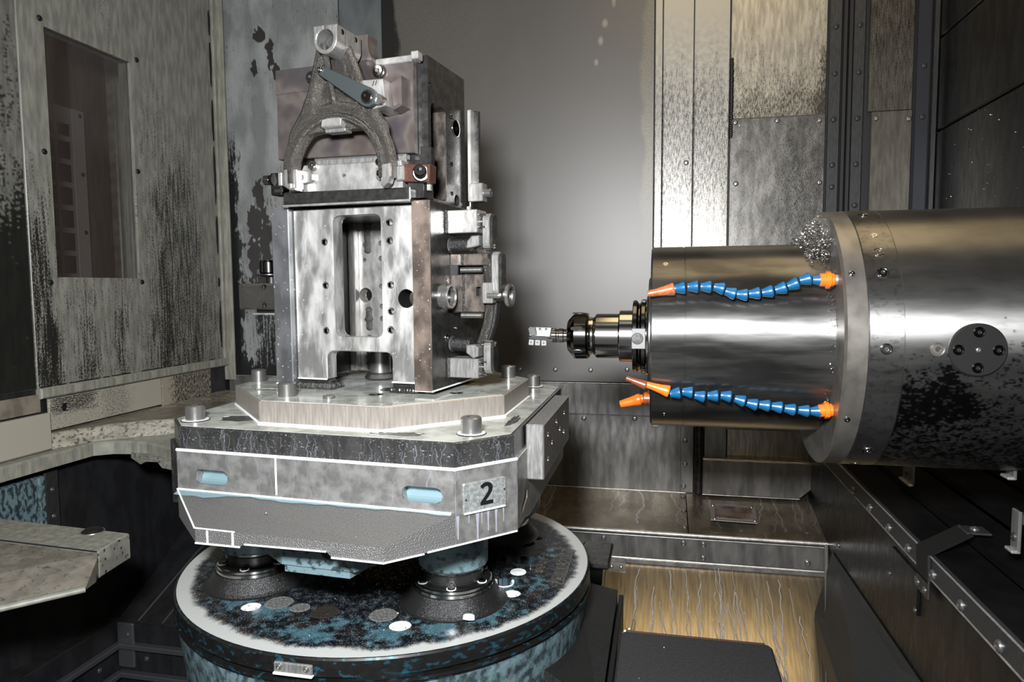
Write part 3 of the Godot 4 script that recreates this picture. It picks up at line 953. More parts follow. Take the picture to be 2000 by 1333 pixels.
	for s in steps:
		part("way_cover_step", sheet4(Vector3(s[0], s[1], -0.8), Vector3(s[0], s[1], 1.3), Vector3(s[2], s[3], 1.3), Vector3(s[2], s[3], -0.8), 0.012), m.pitch, wr)
	part("lower_sheet", plate(rect(-0.80, -0.75, 1.3, 0.018), [], 0.012, 0.002), m.grazing_dark_wall, wr, Vector3(0.752, 0, 0), rt)
	part("edge_bar", plate(rect(-0.80, 0.0195, 1.3, 0.0485), [], 0.018, 0.0022), m.post, wr, Vector3(0.753, 0, 0), rt)
	for e in [0.0485, 0.0195]:
		part("bar_highlight", tube(PackedVector3Array([Vector3(0.7352, e, -0.79), Vector3(0.7352, e, 1.25)]), 0.0014, 6), m.bright, wr)  # added bright tubes shape the lit edges of the bar
	for z in [-0.38, -0.278, -0.178, -0.0926, 0.0, 0.087, 0.181, 0.28]:
		part("screw", button_screw(0.0068), m.steel, wr, Vector3(0.7345, 0.029, z), TO_MX)
	part("corner_screw", button_screw(0.006), m.steel, wr, Vector3(0.7395, -0.118, -0.50), TO_MX)
	part("corner_screw", button_screw(0.006), m.steel, wr, Vector3(0.7395, -0.160, -0.50), TO_MX)
	part("chute_side", sheet4(Vector3(0.70, -0.260, -0.50), Vector3(0.660, -0.24, 0.05), Vector3(0.7375, -0.134, -0.035), Vector3(0.7375, -0.146, -0.536), 0.005), m.post, wr)
	part("chute_side_lower", sheet4(Vector3(0.695, -0.5, -0.50), Vector3(0.62, -0.5, 0.10), Vector3(0.660, -0.24, 0.05), Vector3(0.70, -0.260, -0.50), 0.005), m.dim_grime, wr)
	part("chute_rail", tube(PackedVector3Array([Vector3(0.737, -0.150, -0.585), Vector3(0.706, -0.254, -0.42), Vector3(0.664, -0.37, -0.20), Vector3(0.64, -0.45, -0.05)]), 0.004, 8), m.satin, wr)

	# floor: the slope under the back wall, its front strip, the steep chute and the sump
	var fl := setting("floor", "sloping stainless floor and chip chute of the machine")
	m.slope = mat("brown wet slope sheet", Color(0.54, 0.50, 0.44), 0.30, 0.75, {"tex": tx.blotch, "sc": Vector3(3, 2, 3), "ro": tx.ro, "det": tx.drip_long, "dsc": Vector3(1.6, 1.6, 1.6)})
	part("slope_sheet", sheet4(Vector3(-0.45, -0.148, -0.59), Vector3(0.4535, -0.148, -0.59), Vector3(0.4535, -0.114, -0.795), Vector3(-0.45, -0.114, -0.795)), m.slope, fl)
	part("slope_sheet", sheet4(Vector3(0.4555, -0.147, -0.59), Vector3(0.7400, -0.147, -0.59), Vector3(0.7400, -0.112, -0.795), Vector3(0.4555, -0.112, -0.795)), m.slope, fl)
	part("slope_edge", tube(PackedVector3Array([Vector3(-0.45, -0.150, -0.587), Vector3(0.740, -0.148, -0.587)]), 0.0042, 10), m.bright, fl)
	part("slope_edge", tube(PackedVector3Array([Vector3(-0.45, -0.157, -0.584), Vector3(0.740, -0.155, -0.584)]), 0.0022, 8), m.satin, fl)
	part("front_strip", plate(rect(-0.45, -0.206, 0.739, -0.158), [], 0.006, 0.001), m.sheet, fl, Vector3(0, 0, -0.592))
	part("chute_lip", tube(PackedVector3Array([Vector3(-0.45, -0.2085, -0.585), Vector3(0.739, -0.2085, -0.585)]), 0.0028, 8), m.bright, fl)
	part("lip_plate", sheet4(Vector3(-0.45, -0.222, -0.588), Vector3(0.736, -0.222, -0.588), Vector3(0.739, -0.209, -0.590), Vector3(-0.45, -0.209, -0.590)), m.sheet, fl)
	for p in [[0.269, -0.1667], [0.269, -0.199], [0.444, -0.1665], [0.4865, -0.1665], [0.4865, -0.197], [0.701, -0.191]]:
		part("screw", button_screw(0.0062), m.steel, fl, Vector3(p[0], p[1], -0.5855), TO_Z)
	for z in [-0.77, -0.70, -0.62]:
		part("screw", button_screw(0.006), m.steel, fl, Vector3(0.4475, -0.1135 - (z + 0.795) * 0.166, z), Vector3.ZERO)
	part("chute_sheet", sheet4(Vector3(0.276, -0.470, -0.20), Vector3(0.668, -0.470, -0.20), Vector3(0.738, -0.215, -0.596), Vector3(0.276, -0.220, -0.590)), m.gold, fl)
	var runs := Geo.new()
	var rr := RandomNumberGenerator.new()
	rr.seed = 91
	for i in 34:
		var x := rr.randf_range(0.30, 0.72)
		var pts := PackedVector3Array()
		var len := rr.randf_range(0.35, 1.0)
		var s0 := rr.randf_range(0.0, 0.3)
		var n := int(34 * len)
		for k in n:
			var f := minf(s0 + len * k / n, 1.0)
			x += rr.randf_range(-0.0040, 0.0040)
			pts.append(Vector3(x, lerpf(-0.217, -0.468, f) + 0.0006, lerpf(-0.592, -0.200, f)))
		if n > 3:
			runs.add(tube(pts, rr.randf_range(0.0005, 0.0012), 6, 0.5), Transform3D())
	part("coolant_runs", runs.mesh(), m.run_film, fl).set_meta("kind", "stuff")
	part("chute_left_edge", box(0.006, 0.03, 0.30, 0.001), m.satin, fl, Vector3(0.2735, -0.30, -0.45), Vector3(32, 0, 0))
	part("chute_tab", sheet4(Vector3(0.280, -0.2335, -0.566), Vector3(0.318, -0.2335, -0.566), Vector3(0.318, -0.2205, -0.586), Vector3(0.280, -0.2205, -0.586), 0.003), m.satin, fl)
	for x in [0.288, 0.309]:
		part("screw", button_screw(0.004), m.steel, fl, Vector3(x, -0.2255, -0.574), Vector3(58, 0, 0))
	part("sump", box(2.0, 0.04, 2.2, 0.001), m.pitch, fl, Vector3(0.1, -0.75, 0.2))
	part("left_chute", sheet4(Vector3(-0.768, -0.325, -0.305), Vector3(-0.30, -0.325, -0.305), Vector3(-0.30, -0.12, -0.79), Vector3(-0.815, -0.12, -0.79)), m.dim_grime, fl)
	for q in [[-0.72, -0.66, 0.004], [-0.66, -0.60, 0.003], [-0.58, -0.55, 0.003], [-0.48, -0.47, 0.004]]:
		part("chute_seam", tube(PackedVector3Array([Vector3(q[1], -0.122, -0.78), Vector3(q[0] + 0.01, -0.24, -0.50), Vector3(q[0], -0.323, -0.31)]), q[2] * 0.6, 8), m.sill, fl)
	part("sump_back", box(0.47, 0.40, 0.006, 0.001), m.dim_grime, fl, Vector3(-0.533, -0.526, -0.309))
	part("sump_side", box(0.006, 0.40, 1.2, 0.001), m.dim_grime, fl, Vector3(-0.771, -0.526, 0.29))
	part("sump_ledge", box(0.05, 0.006, 1.2, 0.001), m.dim_grime, fl, Vector3(-0.793, -0.325, 0.29))
	part("sill_bar", box(0.46, 0.012, 0.016, 0.002), m.sill, fl, Vector3(-0.535, -0.375, -0.298))
	part("sill_bar", box(0.46, 0.012, 0.016, 0.002), m.sill, fl, Vector3(-0.535, -0.440, -0.298))
	part("sill_bar", box(0.040, 0.10, 0.008, 0.002), m.sill, fl, Vector3(-0.744, -0.375, -0.301))
	part("sill_bar", box(0.016, 0.012, 0.80, 0.002), m.sill, fl, Vector3(-0.760, -0.375, 0.10))
	part("sill_bar", box(0.016, 0.012, 0.80, 0.002), m.sill, fl, Vector3(-0.760, -0.440, 0.10))
	for p in [[-0.738, -0.350], [-0.70, -0.405]]:
		part("screw", button_screw(0.006), m.sill, fl, Vector3(p[0], p[1], -0.297 if p[0] < -0.73 else -0.306), TO_Z)
	for z in [-0.25, -0.17, -0.09]:
		part("screw", button_screw(0.006), m.sill, fl, Vector3(-0.7685, -0.408, z), TO_X)
	var np := thing("rating_plate", "small scratched metal plate on the brown slope under the flap", "plate", Vector3(0.556, -0.1225, -0.667))
	var lean := 9.4
	part("sheet", box(0.100, 0.002, 0.082, 0.0008), m.satin, np, Vector3(0, 0.004, 0), Vector3(lean, -3, 0))
	part("worn_field", box(0.082, 0.0008, 0.06, 0.0002), m.brown, np, Vector3(0, 0.0055, 0), Vector3(lean, -3, 0))
	for x in [-0.043, 0.043]:
		for z in [-0.032, 0.032]:
			part("screw", button_screw(0.0045), m.steel, np, Vector3(x, 0.0052 - z * 0.166, z), Vector3(lean, 0, 0))

	var ce := setting("ceiling", "painted roof of the machine enclosure")
	part("roof", box(2.1, 0.04, 2.1, 0.001), m.beige, ce, Vector3(0.1, 1.49, 0.25))

# ---------------------------------------------------------------- rotary table
func rotary_table() -> void:
	var t := thing("rotary_table", "round rotary table with a white coolant rim, dark wet top and teal base", "rotary table", Vector3(0, -0.72, 0))
	var up := Vector3(0, 0.72, 0)
	var na := fnl(301, 1.0, 4)
	var nb := fnl(302, 1.0, 3)
	var nc := fnl(303, 1.0, 2)
	var img := paint(720, 720, func(u: float, v: float) -> Color:
		var x := (u - 0.5) * 0.584
		var z := (v - 0.5) * 0.584
		var r := sqrt(x * x + z * z)
		var a := atan2(z, x)
		var big := na.get_noise_2d(x * 16.0, z * 16.0)
		var mid := nb.get_noise_2d(x * 60.0, z * 60.0)
		var fin := nc.get_noise_2d(x * 520.0, z * 520.0)
		var radial := nb.get_noise_2d(a * 30.0, r * 26.0 + 9.0)
		var edge := 0.2735 + 0.004 * sin(a * 2.0 + 0.6) + 0.007 * big + 0.003 * radial
		var c := Color(0.05, 0.057, 0.068).lerp(Color(0.135, 0.142, 0.15), clampf(0.5 + mid + 0.4 * fin, 0, 1))
		var brown := ss(0.1, 0.35, nb.get_noise_2d(x * 34.0 + 50.0, z * 34.0)) * ss(0.16, 0.22, r)
		c = c.lerp(Color(0.15, 0.125, 0.105), brown * 0.8)
		var zone := 0.55 * band(0.19, 0.262, r, 0.02) * ss(0.02, 0.16, z) + 0.22 * ss(0.1, 0.2, x) * ss(0.05, 0.2, r) + 0.1
		var teal := ss(0.10, 0.46, zone * 0.9 + 0.7 * big + 0.35 * mid - 0.30 + 0.28 * fin)
		c = c.lerp(Color(0.25, 0.385, 0.425), teal * 0.85)
		var speck := ss(0.50, 0.62, fin + 0.35 * mid + 0.12)
		c = c.lerp(Color(0.55, 0.60, 0.63), speck * 0.7)
		var w := ss(-0.0050, 0.0060, r - edge + 0.004 * fin)
		return c.lerp(Color(0.68, 0.68, 0.665), w))
	m.table_top = mat("wet painted table top", Color(1, 1, 1), 0.25, 0.0, {"tex": img, "uv": true, "sc": Vector3(1, 1, 1), "spec": 0.5})
	var holes := []
	var pits := [[0.187, 0.065, 0.0135], [0.205, 0.095, 0.0115], [0.200, -0.018, 0.0135], [0.189, -0.084, 0.0135], [0.202, -0.109, 0.008], [0.164, -0.016, 0.009], [-0.110, 0.196, 0.0125], [0.093, 0.206, 0.0135], [-0.20, -0.02, 0.0135], [-0.19, 0.08, 0.0135]]
	for p in pits:
		holes.append(circle(p[0], p[1], p[2], 24))
	part("table_top", slab(circle(0, 0, 0.292, 120), -0.012, 0.0, 0.0, holes), m.table_top, t, up)
	m.band = mat("oily table band", Color(0.15, 0.148, 0.145), 0.34, 0.55, {"tex": tx.streak, "sc": Vector3(8, 8, 8), "det": ntex(0.03, [[0.66, Color(0.17, 0.37, 0.44, 0.0)], [0.74, Color(0.17, 0.37, 0.44, 0.8)]], 77, 5), "dsc": Vector3(3, 5, 3)})
	part("table_band", lathe([[0.288, -0.012], [0.2915, 0.0], [0.2935, -0.0004], [0.2952, -0.0025], [0.2955, -0.0205], [0.290, -0.022], [0.290, -0.0255], [0.28, -0.0256]], 128), m.band, t, up)
	part("seal_ring", lathe([[0.283, -0.0258], [0.2958, -0.0262], [0.2962, -0.030], [0.2935, -0.0315], [0.2935, -0.034], [0.27, -0.034]], 128), m.band, t, up)
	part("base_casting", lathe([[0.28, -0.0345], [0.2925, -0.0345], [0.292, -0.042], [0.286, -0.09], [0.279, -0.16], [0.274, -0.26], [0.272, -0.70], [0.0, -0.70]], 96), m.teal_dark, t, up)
	part("side_bracket", loft(PackedVector3Array([Vector3(0.265, -0.058, -0.10), Vector3(0.330, -0.070, -0.10), Vector3(0.330, -0.60, -0.10), Vector3(0.24, -0.60, -0.10)]), PackedVector3Array([Vector3(0.24, -0.070, 0.13), Vector3(0.326, -0.105, 0.16), Vector3(0.326, -0.60, 0.16), Vector3(0.235, -0.60, 0.13)])), m.cast_dark, t, up)
	part("bracket_seal", box(0.007, 0.50, 0.30, 0.001), m.seal, t, up + Vector3(0.334, -0.34, 0.02))
	part("bracket_flange", box(0.05, 0.012, 0.09, 0.003), m.dark, t, up + Vector3(0.292, -0.036, -0.15))
	# cones that carry the pallet
	for c in [[0.134, 0.122], [-0.151, 0.118], [0.134, -0.120], [-0.151, -0.120]]:
		var cone := part("cone_seat", lathe([[0.069, 0.0], [0.0655, 0.0008], [0.0625, 0.0035], [0.0590, 0.009], [0.0555, 0.015], [0.0530, 0.0205], [0.0, 0.0205]], 64), m.cast_dark, t, up + Vector3(c[0], 0, c[1]))
		part("ring_plate", lathe([[0.0, 0.0200], [0.0500, 0.0200], [0.0515, 0.0210], [0.0515, 0.0250], [0.0495, 0.0256], [0.0495, 0.0290], [0.0480, 0.0300], [0.0, 0.0300]], 64), m.chrome, cone)
		part("ring_face", lathe([[0.0474, 0.0299], [0.0474, 0.0306], [0.0385, 0.0306]], 64), m.black, cone)
		for i in 6:
			var a := TAU * (i + 0.28) / 6.0
			part("cap_screw", cap_screw(0.0048, 0.003), m.nut, cone, Vector3(0.0430 * cos(a), 0.0302, 0.0430 * sin(a)))
			part("coolant_rim", lathe([[0.0062, 0.0], [0.0060, 0.0009], [0.0048, 0.0006]], 18), m.foam, cone, Vector3(0.0430 * cos(a), 0.0306, 0.0430 * sin(a)))
		part("spigot", lathe([[0.0, 0.0300], [0.0378, 0.0300], [0.0384, 0.0315], [0.0384, 0.0430], [0.0392, 0.0445], [0.0392, 0.0465], [0.0, 0.0465]], 64), m.dark, cone)
	# plugs, fillings and bores of the table top
	for p in pits:
		part("bore_floor", lathe([[p[2], -0.0118], [p[2] * 0.98, -0.010], [0.0, -0.010]], 24), m.hole if p[2] > 0.012 else m.dark, t, up + Vector3(p[0], 0, p[1]))
	for p in [[-0.110, 0.196, 0.0125], [0.093, 0.206, 0.0135], [0.205, 0.095, 0.0115]]:
		part("ring_plug", lathe([[p[2], -0.010], [p[2] * 0.99, -0.0010], [p[2] * 0.62, -0.0022], [p[2] * 0.60, -0.009]], 28), m.foam, t, up + Vector3(p[0], 0, p[1]))
		part("plug_head", lathe([[p[2] * 0.48, -0.009], [p[2] * 0.48, -0.0012], [p[2] * 0.40, -0.0006], [0.0, -0.0006]], 24), m.foam, t, up + Vector3(p[0], 0, p[1]))
	m.chip_fill = mat("chips packed in coolant", Color(0.72, 0.72, 0.70), 0.35, 0.3, {"tex": tx.deep, "sc": Vector3(60, 60, 60), "bump": tx.cast, "bs": 0.08, "det": tx.black_grain, "dsc": Vector3(34, 34, 34)})
	m.chip_fill_dark = mat("brown chips packed in a bore", Color(0.40, 0.36, 0.32), 0.35, 0.5, {"tex": tx.deep, "sc": Vector3(70, 70, 70), "bump": tx.cast, "bs": 0.1, "det": tx.black_grain, "dsc": Vector3(44, 44, 44)})
	for p in [[-0.081, 0.179, 0.0165, 0], [-0.047, 0.187, 0.0115, 0], [-0.011, 0.192, 0.0165, 1], [0.063, 0.185, 0.0165, 0], [0.199, 0.026, 0.0108, 2]]:
		part("filled_bore", lathe([[p[2] * 1.06, 0.0], [p[2], 0.0007], [p[2] * 0.9, 0.0004], [0.0, 0.0009]], 28), [m.chip_fill, m.chip_fill_dark, m.foam][p[3]], t, up + Vector3(p[0], 0, p[1]))
	part("brim_bore", lathe([[0.0145, 0.0], [0.0145, 0.0014], [0.0118, 0.0006], [0.0115, -0.008]], 28, 0.0, 4.4), m.foam, t, up + Vector3(0.187, 0, 0.065), Vector3(0, 150, 0))
	part("drip_plug", lathe([[0.0075, 0.004], [0.007, 0.009], [0.004, 0.0105], [0.0, 0.0108]], 16), m.foam, t, up + Vector3(0.171, 0, 0.184), Vector3(-20, 0, 0))
	var flat := Basis(Vector3(0, 0, -1), Vector3(-1, 0, 0), Vector3(0, 1, 0))
	for w in [["05PR1 7", 0.2285, 0.024, 0.066, 0.0125], ["ZBM00B200Z", 0.2590, 0.060, 0.124, 0.019]]:
		var tm := TextMesh.new()
		var sf := SystemFont.new()
		sf.font_names = PackedStringArray(["Droid Sans Mono"])
		tm.font = sf
		tm.text = w[0]
		tm.font_size = 32
		tm.pixel_size = w[4] / 24.0
		tm.depth = 0.0036
		tm.horizontal_alignment = HORIZONTAL_ALIGNMENT_LEFT
		var o := part("cast_lettering", tm, m.cast, t)
		var wide := tm.get_aabb().size.x
		o.transform = Transform3D(Basis(flat.x * (w[3] / maxf(wide, 0.001)), flat.y, flat.z), up + Vector3(w[1], 0.0006, w[2]))
	var lug := part("tag_plate", box(0.046, 0.0125, 0.004, 0.0012), m.satin, t, up + Vector3(0.005, -0.0125, 0.2965))
	for x in [-0.016, 0.016]:
		part("screw", button_screw(0.0038), m.steel, lug, Vector3(x, 0.0015, 0.002), TO_Z)
	part("tag_edge", box(0.047, 0.003, 0.006, 0.001), m.foam, lug, Vector3(0, -0.0062, 0.001))

# ---------------------------------------------------------------- pallet
func facing(a: Vector3, b: Vector3) -> Transform3D:
	var ex := (b - a)
	ex.y = 0.0
	ex = ex.normalized()
	return Transform3D(Basis(ex, Vector3.UP, ex.cross(Vector3.UP)), Vector3(a.x, 0, a.z))

func put(o: Node3D, x: Transform3D) -> void:
	o.transform = x * o.transform

func pocket(w: float, h: float, deep: float, r: float) -> ArrayMesh:
	var g := Geo.new()
	var k := 10
	for i in k:
		var a0 := PI * i / k
		var a1 := PI * (i + 1) / k
		var p0 := Vector2(cos(a0) * h / 2, -sin(a0) * deep)
		var p1 := Vector2(cos(a1) * h / 2, -sin(a1) * deep)
		g.quad(Vector3(-w / 2, p1.x, p1.y), Vector3(w / 2, p1.x, p1.y), Vector3(w / 2, p0.x, p0.y), Vector3(-w / 2, p0.x, p0.y))
		for s in [-1, 1]:
			g.tri(Vector3(s * w / 2, 0, 0), Vector3(s * w / 2, p0.x, p0.y), Vector3(s * w / 2, p1.x, p1.y))
	return g.mesh()

func pallet() -> void:
	var base := Vector3(0, 0.0465, 0)
	var t := thing("machine_pallet", "wet grey and teal machine pallet numbered 2 on the rotary table", "pallet", base)
	var dn := -base
	var A := Vector3(-0.185, 0, 0.2195)
	var A2 := Vector3(-0.172, 0, 0.2315)
	var B := Vector3(0.175, 0, 0.246)
	var C := Vector3(0.229, 0, 0.189)
	var top := pv([[-0.226, 0.174], [-0.186, 0.2180], [0.175, 0.246], [0.229, 0.189], [0.229, -0.19], [0.175, -0.235], [-0.19, -0.235], [-0.235, -0.19]])
	var low := pv([[-0.229, 0.175], [-0.188, 0.2215], [0.1765, 0.2500], [0.2330, 0.1905], [0.2330, -0.19], [0.178, -0.238], [-0.192, -0.238], [-0.238, -0.19]])
	part("upper_band", slab(top, 0.2035, 0.232, 0.0015), m.runs, t, dn)
	part("core", slab(inset(ccw(low), 0.0135), 0.121, 0.2035, 0.0), m.teal_clean, t, dn)
	# front face with two slots
	var F := facing(Vector3(-0.188, 0, 0.2215), Vector3(0.1765, 0, 0.2500))
	var W := Vector2(0.3645, 0.0285).length()
	var s1 := rect(0.0275, 0.1635, 0.0735, 0.1815, 0.0065)
	var s2 := rect(0.3025, 0.1645, 0.3510, 0.1820, 0.0080)
	var o := part("front_face", plate(rect(0, 0.154, W, 0.2035), [s1, s2], 0.013, 0.001), m.pallet, t)
	o.transform = Transform3D(Basis(), dn) * F * Transform3D(Basis(), Vector3(0, 0, -0.013))
	for s in [[0.0505, 0.1725, 0.048, 0.0175], [0.32675, 0.17325, 0.050, 0.0175]]:
		var p := part("slot_pocket", pocket(s[2], s[3], 0.0125, 0.0), m.teal_clean, t)
		p.transform = Transform3D(Basis(), dn) * F * Transform3D(Basis(), Vector3(s[0], s[1], -0.0008))
	var gv := part("coolant_seam", box(0.0022, 0.044, 0.0012, 0.0004), m.foam, t)
	gv.transform = Transform3D(Basis(), dn) * F * Transform3D(Basis(), Vector3(0.1415, 0.180, 0.0002))
	# corner face with the number plate
	var N := facing(Vector3(0.1765, 0, 0.2500), Vector3(0.2330, 0, 0.1905))
	var WN := Vector2(0.0565, 0.0595).length()
	var nf := part("corner_face", plate(rect(0, 0.1195, WN, 0.2035), [], 0.013, 0.001), m.pallet, t)
	nf.transform = Transform3D(Basis(), dn) * N * Transform3D(Basis(), Vector3(0, 0, -0.013))
	var npl := part("number_plate", plate(rect(0.0095, 0.1535, 0.0650, 0.1865, 0.0025, 3), [], 0.0022, 0.0005), m.plateno, t)
	npl.transform = Transform3D(Basis(), dn) * N
	for p in [[0.0125, 0.1685], [0.0625, 0.1725]]:
		part("rivet", button_screw(0.0014), m.dark, npl, Vector3(p[0], p[1], 0.0021), TO_Z)
	var tm := TextMesh.new()
	var sf := SystemFont.new()
	sf.font_names = PackedStringArray(["Droid Sans"])
	sf.font_weight = 700
	tm.font = sf
	tm.text = "2"
	tm.font_size = 64
	tm.pixel_size = 0.0252 / 47.0
	tm.depth = 0.0006
	part("numeral", tm, m.ink, npl, Vector3(0.0385, 0.1710, 0.0023))
	part("coolant_lip", box(0.054, 0.0022, 0.0035, 0.0008), m.foam, npl, Vector3(0.0372, 0.1532, 0.0018))
	for q in [[0.0280, 0.0022, 0.031], [0.0335, 0.0009, 0.014], [0.0420, 0.0015, 0.024], [0.0525, 0.0017, 0.028], [0.0030, 0.0018, 0.026], [0.0170, 0.0007, 0.010], [0.0625, 0.0009, 0.017]]:
		var run := part("coolant_run", plate(pv([[-q[1], 0.0], [q[1], 0.0], [q[1] * 0.5, -q[2] * 0.5], [q[1] * 0.45, -q[2]], [-q[1] * 0.3, -q[2]], [-q[1] * 0.45, -q[2] * 0.5]]), [], 0.0005), m.run_grey, t)
		run.transform = Transform3D(Basis(), dn) * N * Transform3D(Basis(), Vector3(q[0], 0.1520, 0.0))
	# right side face, with the end slot showing teal
	var R := facing(Vector3(0.2330, 0, 0.1905), Vector3(0.2330, 0, -0.19))
	var rf := part("side_face", plate(pv([[0, 0.1195], [0.045, 0.1195], [0.075, 0.113], [0.38, 0.113], [0.38, 0.2035], [0, 0.2035]]), [pv([[0.022, 0.136], [0.026, 0.131], [0.060, 0.141], [0.060, 0.150], [0.052, 0.154]])], 0.012, 0.001), m.pallet, t)
	rf.transform = Transform3D(Basis(), dn) * R * Transform3D(Basis(), Vector3(0, 0, -0.012))
	var lf := facing(Vector3(-0.229, 0, 0.175), Vector3(-0.188, 0, 0.2215))
	var lp := part("left_corner_face", plate(rect(0, 0.145, Vector2(0.041, 0.0465).length(), 0.2035), [], 0.013, 0.001), m.dark, t)
	lp.transform = Transform3D(Basis(), dn) * lf * Transform3D(Basis(), Vector3(0, 0, -0.013))
	part("left_side_face", box(0.012, 0.085, 0.36, 0.001), m.dark, t, dn + Vector3(-0.231, 0.161, -0.01))
	part("back_face", box(0.37, 0.085, 0.012, 0.001), m.dark, t, dn + Vector3(-0.007, 0.161, -0.231))
	# skirt in front, sloping forward from the front face
	var fr := PackedVector3Array([Vector3(-0.108, 0.1370, 0.298), Vector3(0.117, 0.1345, 0.3075), Vector3(0.117, 0.1185, 0.3075), Vector3(0.058, 0.1190, 0.305), Vector3(0.052, 0.1250, 0.305), Vector3(-0.046, 0.1240, 0.3005), Vector3(-0.052, 0.1205, 0.3), Vector3(-0.108, 0.1205, 0.298)])
	var bk := PackedVector3Array([Vector3(-0.186, 0.1545, 0.2235), Vector3(0.1765, 0.1545, 0.2500), Vector3(0.1765, 0.1195, 0.2500), Vector3(0.10, 0.1195, 0.245), Vector3(0.09, 0.1250, 0.244), Vector3(-0.07, 0.1240, 0.232), Vector3(-0.08, 0.1205, 0.231), Vector3(-0.186, 0.1205, 0.2235)])
	for i in fr.size():
		fr[i] += dn
		bk[i] += dn
	part("front_skirt", loft(bk, fr), m.gritty, t)
	# bare teal at the top of the skirt
	var q := []
	for i in 25:
		var f := i / 24.0
		var e := 0.0060 + 0.0026 * sin(f * 17.0) * sin(f * 5.0) + (0.004 if f < 0.2 else 0.0) + 0.0012 * sin(f * 61.0)
		q.append([f, e * (1.0 - 0.45 * f)])
	var g := Geo.new()
	for i in 24:
		var P := []
		for w in [[q[i][0], 0.0], [q[i + 1][0], 0.0], [q[i + 1][0], q[i + 1][1]], [q[i][0], q[i][1]]]:
			var tp := Vector3(-0.184, 0.1550, 0.2245).lerp(Vector3(0.172, 0.1550, 0.2502), w[0])
			P.append(tp + Vector3(0.0, -0.302 * w[1], w[1]) + dn)
		g.quad(P[3], P[2], P[1], P[0])
	part("paint_edge", g.mesh(), m.teal_clean, t)
	# white coolant on the ledges; lower-edge beads mix hanging drops with edge reflections
	var bead := func(a: Vector3, b: Vector3, r: float) -> void:
		part("coolant_bead", tube(PackedVector3Array([a + dn, b + dn]), r, 8), m.foam, t)
	bead.call(Vector3(-0.187, 0.2036, 0.2212), Vector3(0.1762, 0.2036, 0.2495), 0.0020)
	bead.call(Vector3(0.1764, 0.2036, 0.2495), Vector3(0.2325, 0.2036, 0.1905), 0.0020)
	bead.call(Vector3(-0.186, 0.1552, 0.2235), Vector3(0.172, 0.1552, 0.2508), 0.0014)
	bead.call(Vector3(-0.108, 0.1202, 0.2984), Vector3(-0.052, 0.1202, 0.3006), 0.0011)
	bead.call(Vector3(-0.046, 0.1238, 0.3010), Vector3(0.052, 0.1248, 0.3054), 0.0010)
	bead.call(Vector3(0.058, 0.1188, 0.3054), Vector3(0.117, 0.1183, 0.3079), 0.0011)
	bead.call(Vector3(0.117, 0.1183, 0.3079), Vector3(0.150, 0.1188, 0.2772), 0.0011)
	bead.call(Vector3(0.153, 0.1196, 0.2742), Vector3(0.2325, 0.1194, 0.1910), 0.0011)
	bead.call(Vector3(-0.187, 0.1550, 0.2232), Vector3(-0.109, 0.1372, 0.2978), 0.0010)
	bead.call(Vector3(-0.108, 0.1372, 0.2984), Vector3(-0.058, 0.1366, 0.3004), 0.0009)
	for x in [[-0.092, 0.0012], [-0.060, 0.0013]]:
		part("coolant_run", box(x[1] * 2, 0.014, 0.001, 0.0003), m.foam, t, dn + Vector3(x[0], 0.1285, 0.2988 + (x[0] + 0.108) * 0.042), Vector3(0, -2.4, 0))
	# underside: teal casting, feet over the cones
	part("under_casting", lathe([[0.0, 0.080], [0.216, 0.080], [0.2235, 0.0850], [0.2235, 0.1205], [0.0, 0.1205]], 96), m.teal, t, dn)
	part("under_casting", slab(pv([[-0.130, 0.180], [-0.03, 0.2540], [0.062, 0.2600], [0.098, 0.2050], [0.0, 0.10]]), 0.0845, 0.1205, 0.003), m.teal, t, dn)
	part("under_boss", slab(pv([[-0.075, 0.170], [-0.028, 0.2515], [0.055, 0.2570], [0.075, 0.17], [0.0, 0.05]]), 0.0755, 0.086, 0.003), m.teal, t, dn)
	part("oil_hole", lathe([[0.009, 0.0], [0.0088, 0.0008], [0.0, 0.0008]], 20), m.hole, t, dn + Vector3(0.030, 0.106, 0.2585), TO_Z)
	for c in [[0.134, 0.122], [-0.151, 0.118], [0.134, -0.120], [-0.151, -0.120]]:
		part("foot", lathe([[0.0, 0.0485], [0.0420, 0.0485], [0.0445, 0.0510], [0.0455, 0.116], [0.0, 0.116]], 56), m.teal, t, dn + Vector3(c[0], 0, c[1]))
		part("foot_ring", lathe([[0.0, 0.0465], [0.0405, 0.0465], [0.0420, 0.0472], [0.0420, 0.0490], [0.0, 0.0490]], 56), m.chrome, t, dn + Vector3(c[0], 0, c[1]))
	# side bar with screws
	var bar := part("side_bar", box(0.0225, 0.069, 0.234, 0.0015), m.satin, t, dn + Vector3(0.2425, 0.1975, 0.0135))
	for p in [[0.0135, 0.083], [0.017, 0.012], [-0.018, 0.083], [-0.004, 0.05], [-0.012, -0.06], [0.015, -0.065], [0.0, -0.02]]:
		part("cap_screw", sunk_screw(0.0052), m.chrome, bar, Vector3(0.0113, p[0], p[1]), TO_X)
	# screws standing on washers on the top
	for c in [[-0.189, 0.181, 0.0118], [0.181, 0.1975, 0.0122], [0.183, -0.186, 0.0115], [-0.186, -0.186, 0.0115]]:
		part("washer", lathe([[0.0, 0.232], [0.0170, 0.232], [0.0162, 0.2338], [0.0, 0.2338]], 36), m.foam, t, dn + Vector3(c[0], 0, c[1]))
		part("washer_rim", lathe([[0.0176, 0.2316], [0.0176, 0.2330], [0.0168, 0.2336], [0.0164, 0.2330]], 36), m.dark, t, dn + Vector3(c[0], 0, c[1]))
		part("cap_screw", cap_screw(c[2], 0.0185), m.screw, t, dn + Vector3(c[0], 0.2338, c[1]), Vector3(0, c[0] * 300, 0))
